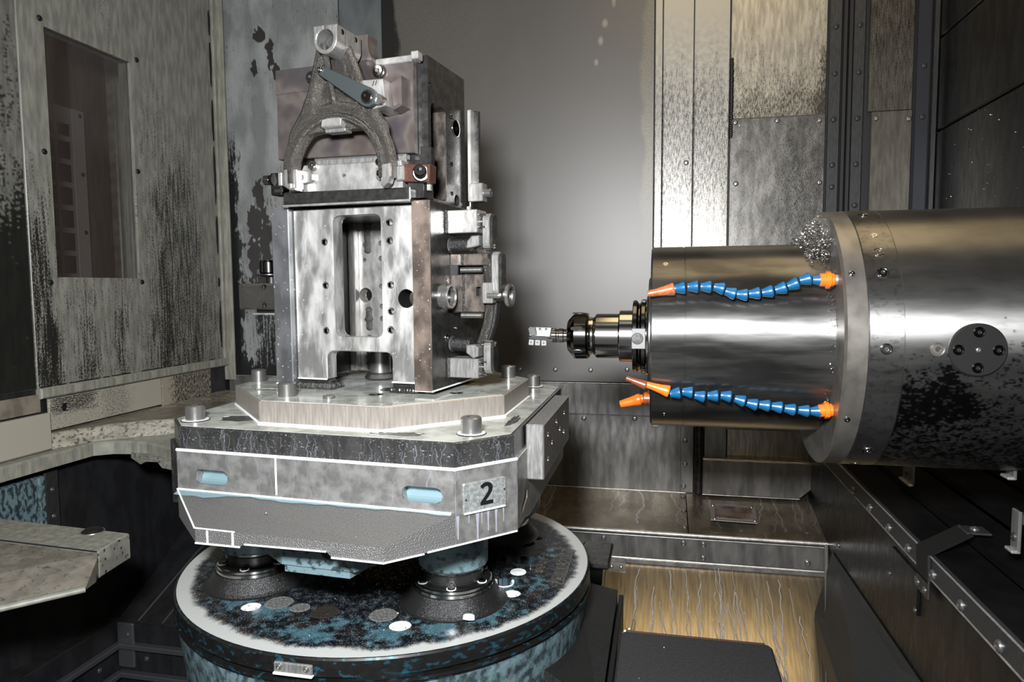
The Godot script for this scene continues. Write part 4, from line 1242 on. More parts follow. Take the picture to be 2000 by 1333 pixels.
	# milky film on the top, with dry patches
	part("coolant_film", slab(inset(ccw(top), 0.0035), 0.232, 0.2324, 0.0, [blob(-0.135, 0.158, 0.034, 0.020, 0.22, 48, 2), blob(0.100, 0.214, 0.032, 0.010, 0.25, 48, 5), blob(0.212, 0.112, 0.006, 0.034, 0.25, 40, 8)]), m.milk, t, dn)

# ---------------------------------------------------------------- octagonal base plate
func base_plate() -> void:
	var t := thing("base_plate", "thick octagonal steel fixture plate wet with coolant on top of the pallet", "plate", Vector3(0, 0.2324, 0))
	var dn := Vector3(0, -0.2324, 0)
	var oct := pv([[-0.209, 0.064], [-0.0945, 0.187], [0.0745, 0.2045], [0.195, 0.088], [0.196, -0.076], [0.085, -0.195], [-0.09, -0.195], [-0.209, -0.075]])
	var holes := []
	var pits := [[-0.172, 0.066, 0.006], [-0.115, 0.148, 0.0055], [0.030, 0.115, 0.0085], [0.02, 0.178, 0.0095], [0.055, 0.185, 0.012], [0.13, 0.085, 0.008], [0.155, 0.062, 0.006], [-0.165, -0.03, 0.007], [0.085, 0.172, 0.009], [0.02, 0.06, 0.016], [0.042, 0.068, 0.016]]
	for p in pits:
		if p[2] < 0.0155:
			holes.append(circle(p[0], p[1], p[2], 20))
	part("body", slab(oct, 0.2324, 0.2608, 0.0012, holes), m.platside, t, dn)
	for p in pits:
		if p[2] < 0.0155:
			part("bore", lathe([[p[2] * 0.99, 0.2555], [0.0, 0.2555]], 20), m.dark, t, dn + Vector3(p[0], 0, p[1]))
			part("bore_rim", lathe([[p[2] * 1.12, 0.2607], [p[2] * 1.08, 0.2614], [p[2] * 0.99, 0.2606], [p[2] * 0.97, 0.257]], 24), m.chrome, t, dn + Vector3(p[0], 0, p[1]))
	var film_holes := [blob(-0.135, 0.098, 0.024, 0.012, 0.2, 40, 3), blob(-0.165, 0.055, 0.02, 0.008, 0.3, 30, 6), blob(0.13, -0.06, 0.045, 0.05, 0.25, 40, 11)]
	for p in pits:
		if p[2] > 0.0075:
			film_holes.append(circle(p[0], p[1], p[2] * 1.15, 20))
	film_holes.remove_at(film_holes.size() - 1)
	film_holes.remove_at(film_holes.size() - 1)
	var film := [film_holes[0], film_holes[2], circle(0.030, 0.115, 0.010, 20), circle(0.13, 0.085, 0.0095, 20)]
	part("coolant_film", slab(inset(ccw(oct), 0.0030), 0.2608, 0.2612, 0.0, film), m.milk, t, dn)
	part("large_bore", lathe([[0.0165, 0.2613], [0.0155, 0.2618], [0.0145, 0.2614], [0.0, 0.2614]], 32), m.dark, t, dn + Vector3(0.034, 0, 0.070))
	for c in [[-0.079, 0.146, 0.0115], [-0.197, 0.022, 0.0108], [0.163, -0.084, 0.0108], [-0.12, -0.17, 0.0108]]:
		part("cap_screw", cap_screw(c[2], 0.0178), m.screw, t, dn + Vector3(c[0], 0.2612, c[1]))
	part("flush_screw", cap_screw(0.0075, 0.0042), m.steel, t, dn + Vector3(-0.016, 0.2612, 0.156))
	for e in [[Vector3(-0.209, 0.2332, 0.064), Vector3(-0.0945, 0.2332, 0.187)], [Vector3(-0.0945, 0.2332, 0.187), Vector3(0.0745, 0.2332, 0.2045)], [Vector3(0.0745, 0.2332, 0.2045), Vector3(0.195, 0.2332, 0.088)], [Vector3(0.195, 0.2332, 0.088), Vector3(0.196, 0.2332, -0.076)]]:
		part("coolant_bead", tube(PackedVector3Array([e[0] + dn, e[1] + dn]), 0.0024, 8, 0.6), m.foam, t)

# ---------------------------------------------------------------- fixture column (its own frame: x along its front, z towards the viewer)
func fix(called: String, label: String, category: String, x: float, y: float, z: float, group := "") -> Node3D:
	var b := Basis(Vector3.UP, deg_to_rad(FTURN))
	var o := thing(called, label, category, FO + b * Vector3(x, y, z), FTURN, group)
	org[o] = Vector3(x, y, z)
	return o

# a part given by its place in the fixture frame
func fp(called: String, mesh: Mesh, mt: Material, t: Node3D, at := Vector3.ZERO, rot := Vector3.ZERO) -> MeshInstance3D:
	return part(called, mesh, mt, t, at - org[t], rot)

func hole_rim(t: Node3D, x: float, y: float, r: float, z: float) -> void:
	fp("bore_rim", lathe([[r * 1.16, -0.0004], [r * 1.12, 0.0005], [r * 1.0, 0.0], [r * 0.97, -0.007]], 22), m.chrome, t, Vector3(x, y, z), TO_Z)

func fixture_column() -> void:
	var t := fix("fixture_column", "tall milled steel fixture column with a window and an arched foot on the base plate", "fixture", 0.121, 0.2612, -0.075)
	var hs := [rect(0.0925, 0.334, 0.1660, 0.4965, 0.009)]
	var bores := [[0.179, 0.4845, 0.0045], [0.179, 0.4610, 0.0045], [0.079, 0.4620, 0.0045], [0.0790, 0.4035, 0.0045], [0.179, 0.4035, 0.0045], [0.179, 0.369, 0.0045], [0.178, 0.3445, 0.0045], [0.078, 0.342, 0.0045], [0.2015, 0.3855, 0.0125]]
	for b in bores:
		hs.append(circle(b[0], b[1], b[2], 22))
	var outline := pv([[0.029, 0.2755], [0.0775, 0.2755], [0.0775, 0.3045], [0.0785, 0.309], [0.0815, 0.3125], [0.086, 0.3145], [0.170, 0.3145], [0.1745, 0.3130], [0.1775, 0.3095], [0.1785, 0.3045], [0.1785, 0.2755], [0.2165, 0.2755], [0.2165, 0.5060], [0.029, 0.5060]])
	fp("front_plate", plate(outline, hs, 0.022, 0.0012), m.panel, t, Vector3(0, 0, -0.028))
	for b in bores:
		if b[2] < 0.01:
			hole_rim(t, b[0], b[1], b[2], -0.006)
			fp("bore_floor", lathe([[b[2], 0.0], [0.0, 0.0]], 16), m.dark, t, Vector3(b[0], b[1], -0.020), TO_Z)
	fp("bore_sleeve", lathe([[0.0125, -0.03], [0.0125, 0.0], [0.0118, 0.0], [0.0118, -0.03]], 28), m.hole, t, Vector3(0.2015, 0.3855, -0.0065), TO_Z)
	# side plates, their front edges framing the front plate
	fp("side_plate", plate(rect(-0.150, 0.268, 0.004, 0.5085), [rect(-0.115, 0.335, -0.045, 0.492, 0.012)], 0.0285, 0.0012, true), m.strip, t, Vector3(0.0285, 0, 0), Vector3(0, -90, 0))
	fp("side_plate", plate(rect(-0.148, 0.267, 0.004, 0.5095), [circle(-0.028, 0.388, 0.0165, 24)], 0.0255, 0.0012, true), m.dark, t, Vector3(0.2425, 0, 0), Vector3(0, -90, 0))  # dark steel here carries the grazing shade of the side face
	fp("front_edge", box(0.0255, 0.2425, 0.002, 0.0008), m.brown, t, Vector3(0.22975, 0.38825, 0.0046))  # added strip keeps the brown of the plate on its front edge
	fp("inner_dark_sheet", plate(rect(-0.149, 0.272, -0.029, 0.504), [rect(-0.115, 0.335, -0.045, 0.492, 0.012)], 0.001), m.black, t, Vector3(0.0297, 0, 0), Vector3(0, -90, 0))  # added black sheet darkens the inner face of the left plate
	var back_holes := [circle(0.0525, 0.3885, 0.0115, 24)]
	for y in [0.468, 0.445, 0.402, 0.371, 0.352]:
		back_holes.append(circle(0.081, y, 0.0042, 14))
		back_holes.append(circle(0.052, y - 0.002, 0.0032, 14) if absf(y - 0.3885) > 0.018 else circle(0.12, y, 0.0042, 14))
	fp("back_plate", plate(rect(0.030, 0.27, 0.217, 0.505), back_holes, 0.02, 0.001), m.bright, t, Vector3(0, 0, -0.168))
	fp("rib", box(0.012, 0.235, 0.012, 0.001), m.satin, t, Vector3(0.0355, 0.388, -0.142))
	fp("top_cover", box(0.19, 0.010, 0.14, 0.001), m.dark, t, Vector3(0.122, 0.5035, -0.08))
	fp("weld_seam", bead_chain(Vector3(0.059, 0.455, -0.147), Vector3(0.059, 0.498, -0.147), 0.0062, 9), m.weld, t)
	fp("weld_seam", bead_chain(Vector3(0.059, 0.335, -0.147), Vector3(0.059, 0.368, -0.147), 0.0062, 7), m.weld, t)
	fp("weld_seam", bead_chain(Vector3(0.059, 0.272, -0.147), Vector3(0.059, 0.325, -0.147), 0.0062, 9), m.weld, t)
	for y in [0.425, 0.355]:
		fp("inner_disc", lathe([[0.0, 0.0], [0.017, 0.0], [0.017, 0.004], [0.0, 0.004]], 32), m.foam, t, Vector3(0.002, y, -0.078), TO_X)
	# feet welded to the base plate
	fp("foot_weld", box(0.052, 0.0135, 0.020, 0.003), m.dark, t, Vector3(0.0535, 0.2680, -0.018))
	fp("foot_weld", box(0.042, 0.0135, 0.020, 0.003), m.dark, t, Vector3(0.1975, 0.2680, -0.018))
	fp("weld_seam", bead_chain(Vector3(0.032, 0.2655, -0.004), Vector3(0.083, 0.2655, -0.004), 0.0058, 12), m.weld, t)
	fp("weld_seam", bead_chain(Vector3(0.083, 0.2655, -0.006), Vector3(0.083, 0.2655, -0.03), 0.0055, 6), m.weld, t)
	fp("weld_seam", bead_chain(Vector3(0.176, 0.2650, -0.005), Vector3(0.216, 0.2650, -0.005), 0.0052, 10), m.dark, t)
	fp("back_foot", box(0.012, 0.012, 0.10, 0.002), m.dark, t, Vector3(0.0165, 0.2670, -0.09))
	fp("back_foot", box(0.012, 0.012, 0.10, 0.002), m.dark, t, Vector3(0.2285, 0.2670, -0.09))
	fp("inner_post", lathe([[0.0, 0.262], [0.020, 0.262], [0.016, 0.272], [0.015, 0.32], [0.0, 0.32]], 24), m.steel, t, Vector3(0.09, 0, -0.125))
	fp("inner_weld", lathe([[0.022, 0.2618], [0.024, 0.264], [0.021, 0.270], [0.016, 0.272]], 24), m.weld, t, Vector3(0.09, 0, -0.125))
	var rise := [[Vector3(0.030, 0.2752, -0.0055), Vector3(0.0770, 0.2752, -0.0055)], [Vector3(0.1785, 0.2752, -0.0055), Vector3(0.216, 0.2752, -0.0055)], [Vector3(0.0005, 0.2678, 0.0035), Vector3(0.028, 0.2678, 0.0035)], [Vector3(0.217, 0.2668, 0.0035), Vector3(0.242, 0.2668, 0.0035)], [Vector3(0.2425, 0.2668, 0.0035), Vector3(0.2425, 0.2668, -0.145)]]
	for r in rise:
		fp("coolant_bead", tube(PackedVector3Array([r[0] - Vector3(0, 0, 0), r[1]]), 0.0012, 8), m.foam, t)
	# thin black strip in the gap under the head
	fp("top_gap", box(0.205, 0.004, 0.11, 0.0005), m.seal, t, Vector3(0.112, 0.5075, -0.075))

func bead_chain(a: Vector3, b: Vector3, r: float, k: int) -> ArrayMesh:
	var g := Geo.new()
	var ball := lathe([[0.0, -1.0], [0.55, -0.84], [0.9, -0.4], [1.0, 0.0], [0.9, 0.4], [0.55, 0.84], [0.0, 1.0]], 12)
	var d := (b - a).normalized()
	for i in k:
		var s := r * (0.85 + 0.3 * rng.randf())
		var tilt := Basis(d.cross(Vector3(0.3, 0.2, 0.9)).normalized(), 0.5).scaled(Vector3(s, s * 0.8, s))
		g.add(ball, Transform3D(tilt, a.lerp(b, (i + 0.5) / k)))
	return g.mesh()

func fixture_head() -> void:
	var t := fix("fixture_head", "heat tinted square fixture block standing on top of the column", "fixture", 0.112, 0.5095, -0.075)
	# body: box walls with a window in its right side
	fp("side_wall", plate(rect(-0.142, 0.512, -0.0262, 0.6965), [rect(-0.079, 0.5165, -0.034, 0.640, 0.008), circle(-0.0305, 0.660, 0.0030, 14), circle(-0.096, 0.634, 0.0036, 14), circle(-0.096, 0.570, 0.0036, 14), circle(-0.096, 0.530, 0.0036, 14), circle(-0.112, 0.622, 0.0125, 22), circle(-0.055, 0.664, 0.0022, 10), circle(-0.112, 0.522, 0.0082, 22)], 0.027, 0.001), m.dark, t, Vector3(0.227, 0, 0), Vector3(0, -90, 0))
	fp("inner_block", box(0.190, 0.184, 0.018, 0.001), m.heat, t, Vector3(0.112, 0.604, -0.088))
	fp("window_jamb", box(0.026, 0.122, 0.002, 0.0003), m.jamb, t, Vector3(0.2135, 0.578, -0.0782))
	fp("front_wall", box(0.206, 0.184, 0.016, 0.001), m.dark, t, Vector3(0.108, 0.604, -0.0345))
	fp("back_wall", box(0.206, 0.184, 0.016, 0.001), m.dark, t, Vector3(0.108, 0.604, -0.132))
	fp("left_wall", box(0.014, 0.184, 0.10, 0.001), m.dark, t, Vector3(0.012, 0.604, -0.078))
	fp("roof_strip", box(0.206, 0.008, 0.118, 0.001), m.satin, t, Vector3(0.114, 0.6925, -0.078))
	fp("corner_lug", box(0.010, 0.010, 0.014, 0.001), m.bright, t, Vector3(0.2205, 0.6905, -0.010))
	for h in [[-0.112, 0.622, 0.0125]]:
		fp("side_bush", lathe([[0.0124, -0.016], [0.0124, 0.001], [0.0112, 0.001], [0.0112, -0.016]], 26), m.chrome, t, Vector3(0.2265, h[1], h[0]), TO_X)
	for h in [[-0.0305, 0.660], [-0.096, 0.634], [-0.096, 0.570], [-0.096, 0.530]]:
		fp("side_bore", lathe([[0.0038, 0.0004], [0.0032, 0.0002], [0.0030, -0.003], [0.0, -0.003]], 16), m.chrome, t, Vector3(0.2270, h[1], h[0]), TO_X)
	# front plate, heat tinted
	var face := pv([[0.001, 0.5775], [0.2125, 0.5725], [0.2125, 0.6862], [0.160, 0.6880], [0.155, 0.6965], [0.074, 0.7005], [0.070, 0.6965], [0.002, 0.6975]])
	fp("front_plate", plate(face, [], 0.010, 0.001), m.heat, t, Vector3(0, 0, -0.0145 - 0.0095))
	fp("upper_step", box(0.060, 0.0085, 0.012, 0.001), m.bright, t, Vector3(0.189, 0.6905, -0.0185))
	fp("recess", plate(pv([[0.001, 0.6650], [0.064, 0.6650], [0.064, 0.6970], [0.002, 0.6975]]), [], 0.0016, 0.0006), m.heat, t, Vector3(0, 0, -0.0142))
	fp("post", plate(pv([[0.110, 0.655], [0.172, 0.655], [0.172, 0.690], [0.160, 0.6935], [0.1525, 0.6985], [0.1485, 0.7060], [0.1470, 0.7150], [0.1470, 0.7285], [0.1235, 0.7300], [0.118, 0.69]]), [], 0.026, 0.001, true), m.heat, t, Vector3(0, 0, -0.040))
	for s in [[0.0630, 0.6810], [0.1655, 0.6780]]:
		fp("cap_screw", cap_screw(0.0078, 0.007), m.chrome, t, Vector3(s[0], s[1], -0.0130), TO_Z)
		fp("counterbore", lathe([[0.0095, 0.0], [0.0090, 0.0012], [0.0080, 0.0002]], 28), m.screw, t, Vector3(s[0], s[1], -0.0140), TO_Z)
	fp("cap_screw", cap_screw(0.0045, 0.0035), m.chrome, t, Vector3(0.1640, 0.6190, -0.0140), TO_Z)
	# locating bar and rail in front
	var bar := pv([[0.035, 0.5270], [0.2075, 0.5235], [0.2075, 0.5445], [0.2055, 0.5600], [0.060, 0.5625], [0.056, 0.556], [0.035, 0.556]])
	fp("locating_bar", plate(bar, [circle(0.1224, 0.5455, 0.0026, 14)], 0.024, 0.0015), m.bright, t, Vector3(0, 0, -0.014))
	fp("bar_hole", lathe([[0.0026, 0.0], [0.0, 0.0]], 14), m.hole, t, Vector3(0.1224, 0.5455, 0.004), TO_Z)
	fp("bar_slope", plate(pv([[0.062, 0.5595], [0.2050, 0.5575], [0.2040, 0.5705], [0.066, 0.5735]]), [], 0.014, 0.003), m.satin, t, Vector3(0, 0, -0.018))
	for s in [[0.0760, 0.5590], [0.1775, 0.5575]]:
		fp("cap_screw", cap_screw(0.0062, 0.007), m.chrome, t, Vector3(s[0], s[1], 0.008), Vector3(68, 0, 0))
	fp("locator", plate(pv([[0.0545, 0.5365], [0.074, 0.5385], [0.0785, 0.5415], [0.0785, 0.5490], [0.0735, 0.5535], [0.0545, 0.5555]]), [], 0.007, 0.0008), m.foam, t, Vector3(0, 0, 0.010)).material_override = m.satin
	fp("locator", plate(pv([[0.1735, 0.5390], [0.1775, 0.5360], [0.1890, 0.5350], [0.1890, 0.5515], [0.1735, 0.5505]]), [], 0.007, 0.0008), m.satin, t, Vector3(0, 0, 0.010))
	for s in [[0.0605, 0.5455], [0.1795, 0.5440]]:
		fp("cap_screw", sunk_screw(0.0042), m.nut, t, Vector3(s[0], s[1], 0.0172), TO_Z)
	fp("base_rail", box(0.191, 0.0175, 0.036, 0.002), m.dark, t, Vector3(0.1250, 0.5175, -0.002), Vector3(0, 0, -0.9))
	fp("rail_edge", tube(PackedVector3Array([Vector3(0.030, 0.5095, 0.0165), Vector3(0.221, 0.5085, 0.0165)]), 0.0016, 8), m.bright, t)
	fp("rail_edge", tube(PackedVector3Array([Vector3(0.2215, 0.5095, 0.0165), Vector3(0.2215, 0.5240, 0.0165)]), 0.0012, 8), m.bright, t)
	fp("rail_block", box(0.022, 0.030, 0.03, 0.001), m.dark, t, Vector3(0.2230, 0.5270, -0.010))
	# right and left side stops
	fp("side_stop", box(0.036, 0.0220, 0.020, 0.0012), m.redbrown, t, Vector3(0.2285, 0.5420, 0.002), Vector3(0, 0, -4))
	fp("stop_bracket", plate(pv([[0.2085, 0.553], [0.243, 0.549], [0.243, 0.575], [0.228, 0.577], [0.228, 0.560], [0.2085, 0.562]]), [], 0.010, 0.001), m.dark, t, Vector3(0, 0, -0.010))
	fp("stop_pad", box(0.012, 0.019, 0.014, 0.0015), m.satin, t, Vector3(0.2060, 0.5430, 0.008))
	fp("stop_screw_washer", lathe([[0.0, 0.0], [0.0108, 0.0], [0.0108, 0.002], [0.0095, 0.0035], [0.0, 0.0035]], 28), m.nut, t, Vector3(0.2350, 0.5412, 0.012), Vector3(90, 0, -25))
	fp("stop_screw", cap_screw(0.0078, 0.012), m.nut, t, Vector3(0.2355, 0.5410, 0.015), Vector3(80, 0, -25))
	for y in [0.560, 0.527]:
		fp("shim", box(0.005, 0.011, 0.006, 0.0005), m.foam, t, Vector3(0.2385, y, -0.004)).material_override = m.bright
	fp("side_block", box(0.018, 0.030, 0.020, 0.001), m.black, t, Vector3(0.0085, 0.5420, -0.008))
	fp("stop_pad", box(0.006, 0.018, 0.014, 0.001), m.bright, t, Vector3(0.0205, 0.5470, 0.002))
	fp("stop_bolt", cap_screw(0.0068, 0.010), m.chrome, t, Vector3(-0.0010, 0.5480, 0.0), TO_MX)
	fp("stop_collar", lathe([[0.0, 0.0], [0.0085, 0.0], [0.0085, 0.003], [0.0062, 0.0045], [0.0062, 0.009], [0.0, 0.009]], 24), m.nut, t, Vector3(0.0060, 0.5480, 0.0), TO_MX)
	fp("stop_nut", box(0.014, 0.006, 0.012, 0.001), m.chrome, t, Vector3(0.0150, 0.5325, 0.0))
	# plate and block at the far corner
	fp("rear_rail", box(0.006, 0.130, 0.012, 0.001), m.bright, t, Vector3(0.2355, 0.588, -0.144))
	fp("rear_rail_back", box(0.010, 0.124, 0.006, 0.001), m.dark, t, Vector3(0.2415, 0.591, -0.1515))
	fp("rear_stud", lathe([[0.0, 0.0], [0.003, 0.0], [0.003, 0.036], [0.0, 0.036]], 12), m.chrome, t, Vector3(0.2350, 0.5100, -0.142))
	fp("rear_block", box(0.021, 0.026, 0.018, 0.001), m.satin, t, Vector3(0.2470, 0.5350, -0.142))
	fp("rear_bolt", cap_screw(0.0062, 0.010), m.steel, t, Vector3(0.2575, 0.5340, -0.142), TO_X)
	fp("rear_foot", box(0.006, 0.006, 0.006, 0.001), m.bright, t, Vector3(0.2350, 0.5130, -0.136))

# ---------------------------------------------------------------- the shift fork held on the head
func fork_workpiece() -> void:
	var t := fix("shift_fork", "forged steel shift fork clamped on the front of the fixture head, hub upwards", "workpiece", 0.125, 0.535, 0.012)
	var o: Vector3 = -org[t]
	# forged body: arch with a raised inner flange, two legs of the neck, web and centre rib, blended into one casting
	var cc := Vector2(0.1215, 0.5480)
	var g := nets(Vector3(0.030, 0.535, 0.002), Vector3(0.212, 0.706, 0.050), 0.0018, func(p: Vector3) -> float:
		var q := Vector2(p.x - cc.x, p.y - cc.y)
		var r := q.length() if q.y > 0.0 else absf(q.x)
		var down := maxf(-q.y - 0.012, 0.0)
		var up := clampf(q.y / 0.0735, 0.0, 1.0)
		var w := 0.0078 + 0.0040 * up
		var ax := absf(r - 0.0745) - w + 0.005
		var az := absf(p.z - 0.0195) - 0.0085 + 0.005
		var d := Vector3(maxf(ax, 0.0), maxf(az, 0.0), down).length() - 0.005 + minf(maxf(ax, az), 0.0)
		ax = absf(r - 0.0680) - 0.0040 + 0.003
		az = absf(p.z - 0.0215) - 0.0115 + 0.003
		d = smin(d, Vector3(maxf(ax, 0.0), maxf(az, 0.0), down).length() - 0.003, 0.0035)
		if p.y > 0.590:
			d = smin(d, cone_dist(p, Vector3(0.1060, 0.698, 0.0270), Vector3(0.0850, 0.634, 0.0215), 0.0075, 0.0090), 0.009)
			d = smin(d, cone_dist(p, Vector3(0.0850, 0.634, 0.0215), Vector3(0.0590, 0.600, 0.0190), 0.0090, 0.0085), 0.009)
			d = smin(d, cone_dist(p, Vector3(0.1395, 0.698, 0.0200), Vector3(0.1590, 0.640, 0.0190), 0.0062, 0.0085), 0.009)
			d = smin(d, cone_dist(p, Vector3(0.1590, 0.640, 0.0190), Vector3(0.1850, 0.602, 0.0190), 0.0085, 0.0080), 0.009)
			var half := lerpf(0.060, 0.016, clampf((p.y - 0.606) / 0.09, 0.0, 1.0))
			var wx := absf(p.x - lerpf(0.1205, 0.1225, clampf((p.y - 0.606) / 0.09, 0.0, 1.0))) - half
			d = smin(d, maxf(maxf(wx * 0.85, absf(p.z - 0.0150) - 0.0075), 0.600 - p.y), 0.006)
			d = smin(d, cone_dist(p, Vector3(0.1175, 0.700, 0.0400), Vector3(0.1225, 0.620, 0.0235), 0.0045, 0.0030), 0.004)
		return d)
	for i in g.v.size():
		g.v[i] += o
	var body := part("fork_body", g.mesh(), m.cast, t)
	body.set_meta("label", "rough forged body")
	# hub with bore, split lug and cross hole
	var hub := pv([[0.1085, 0.7215], [0.1085, 0.704]])
	hub.clear()
	hub.append(Vector2(0.1095, 0.7215))
	for i in 17:
		var a := PI + PI * i / 16.0
		hub.append(Vector2(0.1262 + 0.0168 * cos(a), 0.7040 + 0.0172 * sin(a)))
	hub.append(Vector2(0.1430, 0.7205))
	hub.append(Vector2(0.1275, 0.7212))
	for i in 23:
		var a := PI / 2 - 0.11 - (TAU - 0.22) * i / 22.0
		hub.append(Vector2(0.1257 + 0.0122 * cos(a), 0.7042 + 0.0122 * sin(a)))
	hub.append(Vector2(0.1240, 0.7213))
	part("hub", plate(hub, [], 0.056, 0.0012, true), m.satin, t, o + Vector3(0, 0, -0.006))
	part("bore_end", lathe([[0.0122, 0.0], [0.0, 0.0]], 28), m.dark, t, o + Vector3(0.1257, 0.7042, 0.002), TO_Z)
	for z in [0.038, 0.008]:
		part("cross_hole", lathe([[0.0036, 0.0], [0.0034, 0.0006], [0.0, 0.0002]], 18), m.chrome, t, o + Vector3(0.14305, 0.7145, z), TO_X)
	# machined pads: crown pad and both fork ends
	part("crown_pad", box(0.0290, 0.0115, 0.012, 0.001), m.bright, t, o + Vector3(0.1205, 0.6080, 0.0275), Vector3(-12, 0, 0))
	part("crown_pad_edge", box(0.0300, 0.0045, 0.016, 0.001), m.satin, t, o + Vector3(0.1235, 0.5990, 0.0215))
	part("end_pad", plate(pv([[0.0460, 0.5330], [0.0545, 0.5275], [0.0640, 0.5270], [0.0640, 0.5300], [0.0575, 0.5310], [0.0575, 0.5555], [0.0460, 0.5545]]), [], 0.016, 0.0012, true), m.satin, t, o + Vector3(-0.001, 0, 0.0165))
	part("end_pad_face", box(0.0062, 0.0250, 0.014, 0.0006), m.bright, t, o + Vector3(0.0598, 0.5420, 0.0215))
	part("end_pad", plate(pv([[0.1935, 0.5275], [0.1965, 0.5240], [0.2030, 0.5290], [0.2060, 0.5370], [0.2065, 0.5530], [0.1935, 0.5520]]), [], 0.014, 0.0012, true), m.satin, t, o + Vector3(-0.004, 0, 0.0185))

func smin(a: float, b: float, k: float) -> float:
	var h := maxf(k - absf(a - b), 0.0) / k
	return minf(a, b) - h * h * k * 0.25

func cone_dist(p: Vector3, a: Vector3, b: Vector3, ra: float, rb: float) -> float:
	var d := b - a
	var t := clampf((p - a).dot(d) / d.length_squared(), 0.0, 1.0)
	return p.distance_to(a + d * t) - lerpf(ra, rb, t)

# surface nets of a distance field
func nets(lo: Vector3, hi: Vector3, cell: float, f: Callable) -> Geo:
	var nx := int((hi.x - lo.x) / cell) + 1
	var ny := int((hi.y - lo.y) / cell) + 1
	var nz := int((hi.z - lo.z) / cell) + 1
	var val := PackedFloat32Array()
	val.resize(nx * ny * nz)
	var i := 0
	for z in nz:
		for y in ny:
			for x in nx:
				val[i] = f.call(lo + Vector3(x, y, z) * cell)
				i += 1
	var pos := {}
	var nrm := {}
	var st := [1, nx, nx * ny]
	for z in nz - 1:
		for y in ny - 1:
			for x in nx - 1:
				var k := x + y * nx + z * nx * ny
				var sum := Vector3.ZERO
				var n := 0
				for e in 3:
					var u: int = (e + 1) % 3
					var w: int = (e + 2) % 3
					for c in 4:
						var k0: int = k + (c & 1) * st[u] + (c >> 1) * st[w]
						var a := val[k0]
						var b := val[k0 + st[e]]
						if (a < 0.0) != (b < 0.0):
							var q := Vector3.ZERO
							q[e] = a / (a - b)
							q[u] = c & 1
							q[w] = c >> 1
							sum += q
							n += 1
				if n > 0:
					pos[k] = lo + (Vector3(x, y, z) + sum / n) * cell
					nrm[k] = Vector3(val[k + 1] - val[k] + val[k + 1 + nx] - val[k + nx], val[k + nx] - val[k] + val[k + nx + nx * ny] - val[k + nx * ny], val[k + nx * ny] - val[k] + val[k + nx * ny + 1] - val[k + 1]).normalized()
	var g := Geo.new()
	for k in pos:
		for e in 3:
			if (val[k] < 0.0) == (val[k + st[e]] < 0.0):
				continue
			var u: int = st[(e + 1) % 3]
			var w: int = st[(e + 2) % 3]
			if not (pos.has(k - u) and pos.has(k - w) and pos.has(k - u - w)):
				continue
			var q := [k, k - u, k - u - w, k - w]
			if val[k] >= 0.0:
				q = [k, k - w, k - u - w, k - u]
			g.smooth(pos[q[0]], pos[q[1]], pos[q[2]], nrm[q[0]], nrm[q[1]], nrm[q[2]])
			g.smooth(pos[q[0]], pos[q[2]], pos[q[3]], nrm[q[0]], nrm[q[2]], nrm[q[3]])
	return g

func head_clamp() -> void:
	var t := fix("swing_clamp", "flat steel swing arm clamped across the neck of the front shift fork", "clamp", 0.178, 0.632, 0.0)
	var c0 := Vector2(0.1102, 0.6722)
	var c1 := Vector2(0.1768, 0.6330)
	var arm := PackedVector2Array()
	var ang := (c1 - c0).angle()
	for i in 9:
		var a := ang + PI / 2 + PI * i / 8.0
		arm.append(c0 + Vector2(cos(a), sin(a)) * 0.0058)
	for i in 9:
		var a := ang - PI / 2 + PI * i / 8.0
		arm.append(c1 + Vector2(cos(a), sin(a)) * 0.0118)
	fp("arm", plate(arm, [], 0.007, 0.0008), m.steel, t, Vector3(0, 0, 0.0315)).material_override = m.gunmetal
	fp("tip_screw", button_screw(0.0042), m.chrome, t, Vector3(c0.x, c0.y, 0.0385), TO_Z)
	fp("tip_pin", lathe([[0.0, 0.0], [0.004, 0.0], [0.004, 0.014], [0.0, 0.014]], 14), m.chrome, t, Vector3(c0.x, c0.y, 0.019), TO_Z)
	fp("clamp_screw", cap_screw(0.0070, 0.004), m.chrome, t, Vector3(c1.x, c1.y, 0.0385), TO_Z)
	fp("clamp_washer", lathe([[0.0, 0.0], [0.0088, 0.0], [0.0086, 0.0009], [0.0, 0.0009]], 24), m.dark, t, Vector3(c1.x, c1.y, 0.0383), TO_Z)
	fp("block", plate(pv([[0.163, 0.6570], [0.1925, 0.6560], [0.1960, 0.6235], [0.178, 0.6205], [0.160, 0.64]]), [], 0.040, 0.001), m.bright, t, Vector3(0, 0, -0.012))
	fp("block_cheek", plate(pv([[0.190, 0.6560], [0.2085, 0.6630], [0.2085, 0.6270], [0.1960, 0.6220]]), [], 0.026, 0.003), m.heat, t, Vector3(0, 0, -0.014))
	fp("pivot", lathe([[0.0, 0.0], [0.0065, 0.0], [0.0065, 0.012], [0.0, 0.012]], 20), m.steel, t, Vector3(0.1895, 0.6300, 0.024), TO_Z)
	for x in [0.1800, 0.1835]:
		fp("mark_stroke", box(0.0012, 0.0062, 0.0004, 0.0001), m.ink, t, Vector3(x, 0.6515, 0.0281), Vector3(0, 0, -22))

# ---------------------------------------------------------------- clamps and second fork on the right of the column
func link_plate(h0: float, h1: float, r: float, th: float) -> ArrayMesh:
	var q := PackedVector2Array()
	for i in 9:
		var a := PI * i / 8.0
		q.append(Vector2(r * cos(a), h1 - r + r * sin(a)))
	for i in 9:
		var a := PI + PI * i / 8.0
		q.append(Vector2(r * cos(a), h0 + r + r * sin(a)))
	return plate(q, [], th, 0.0008, true)

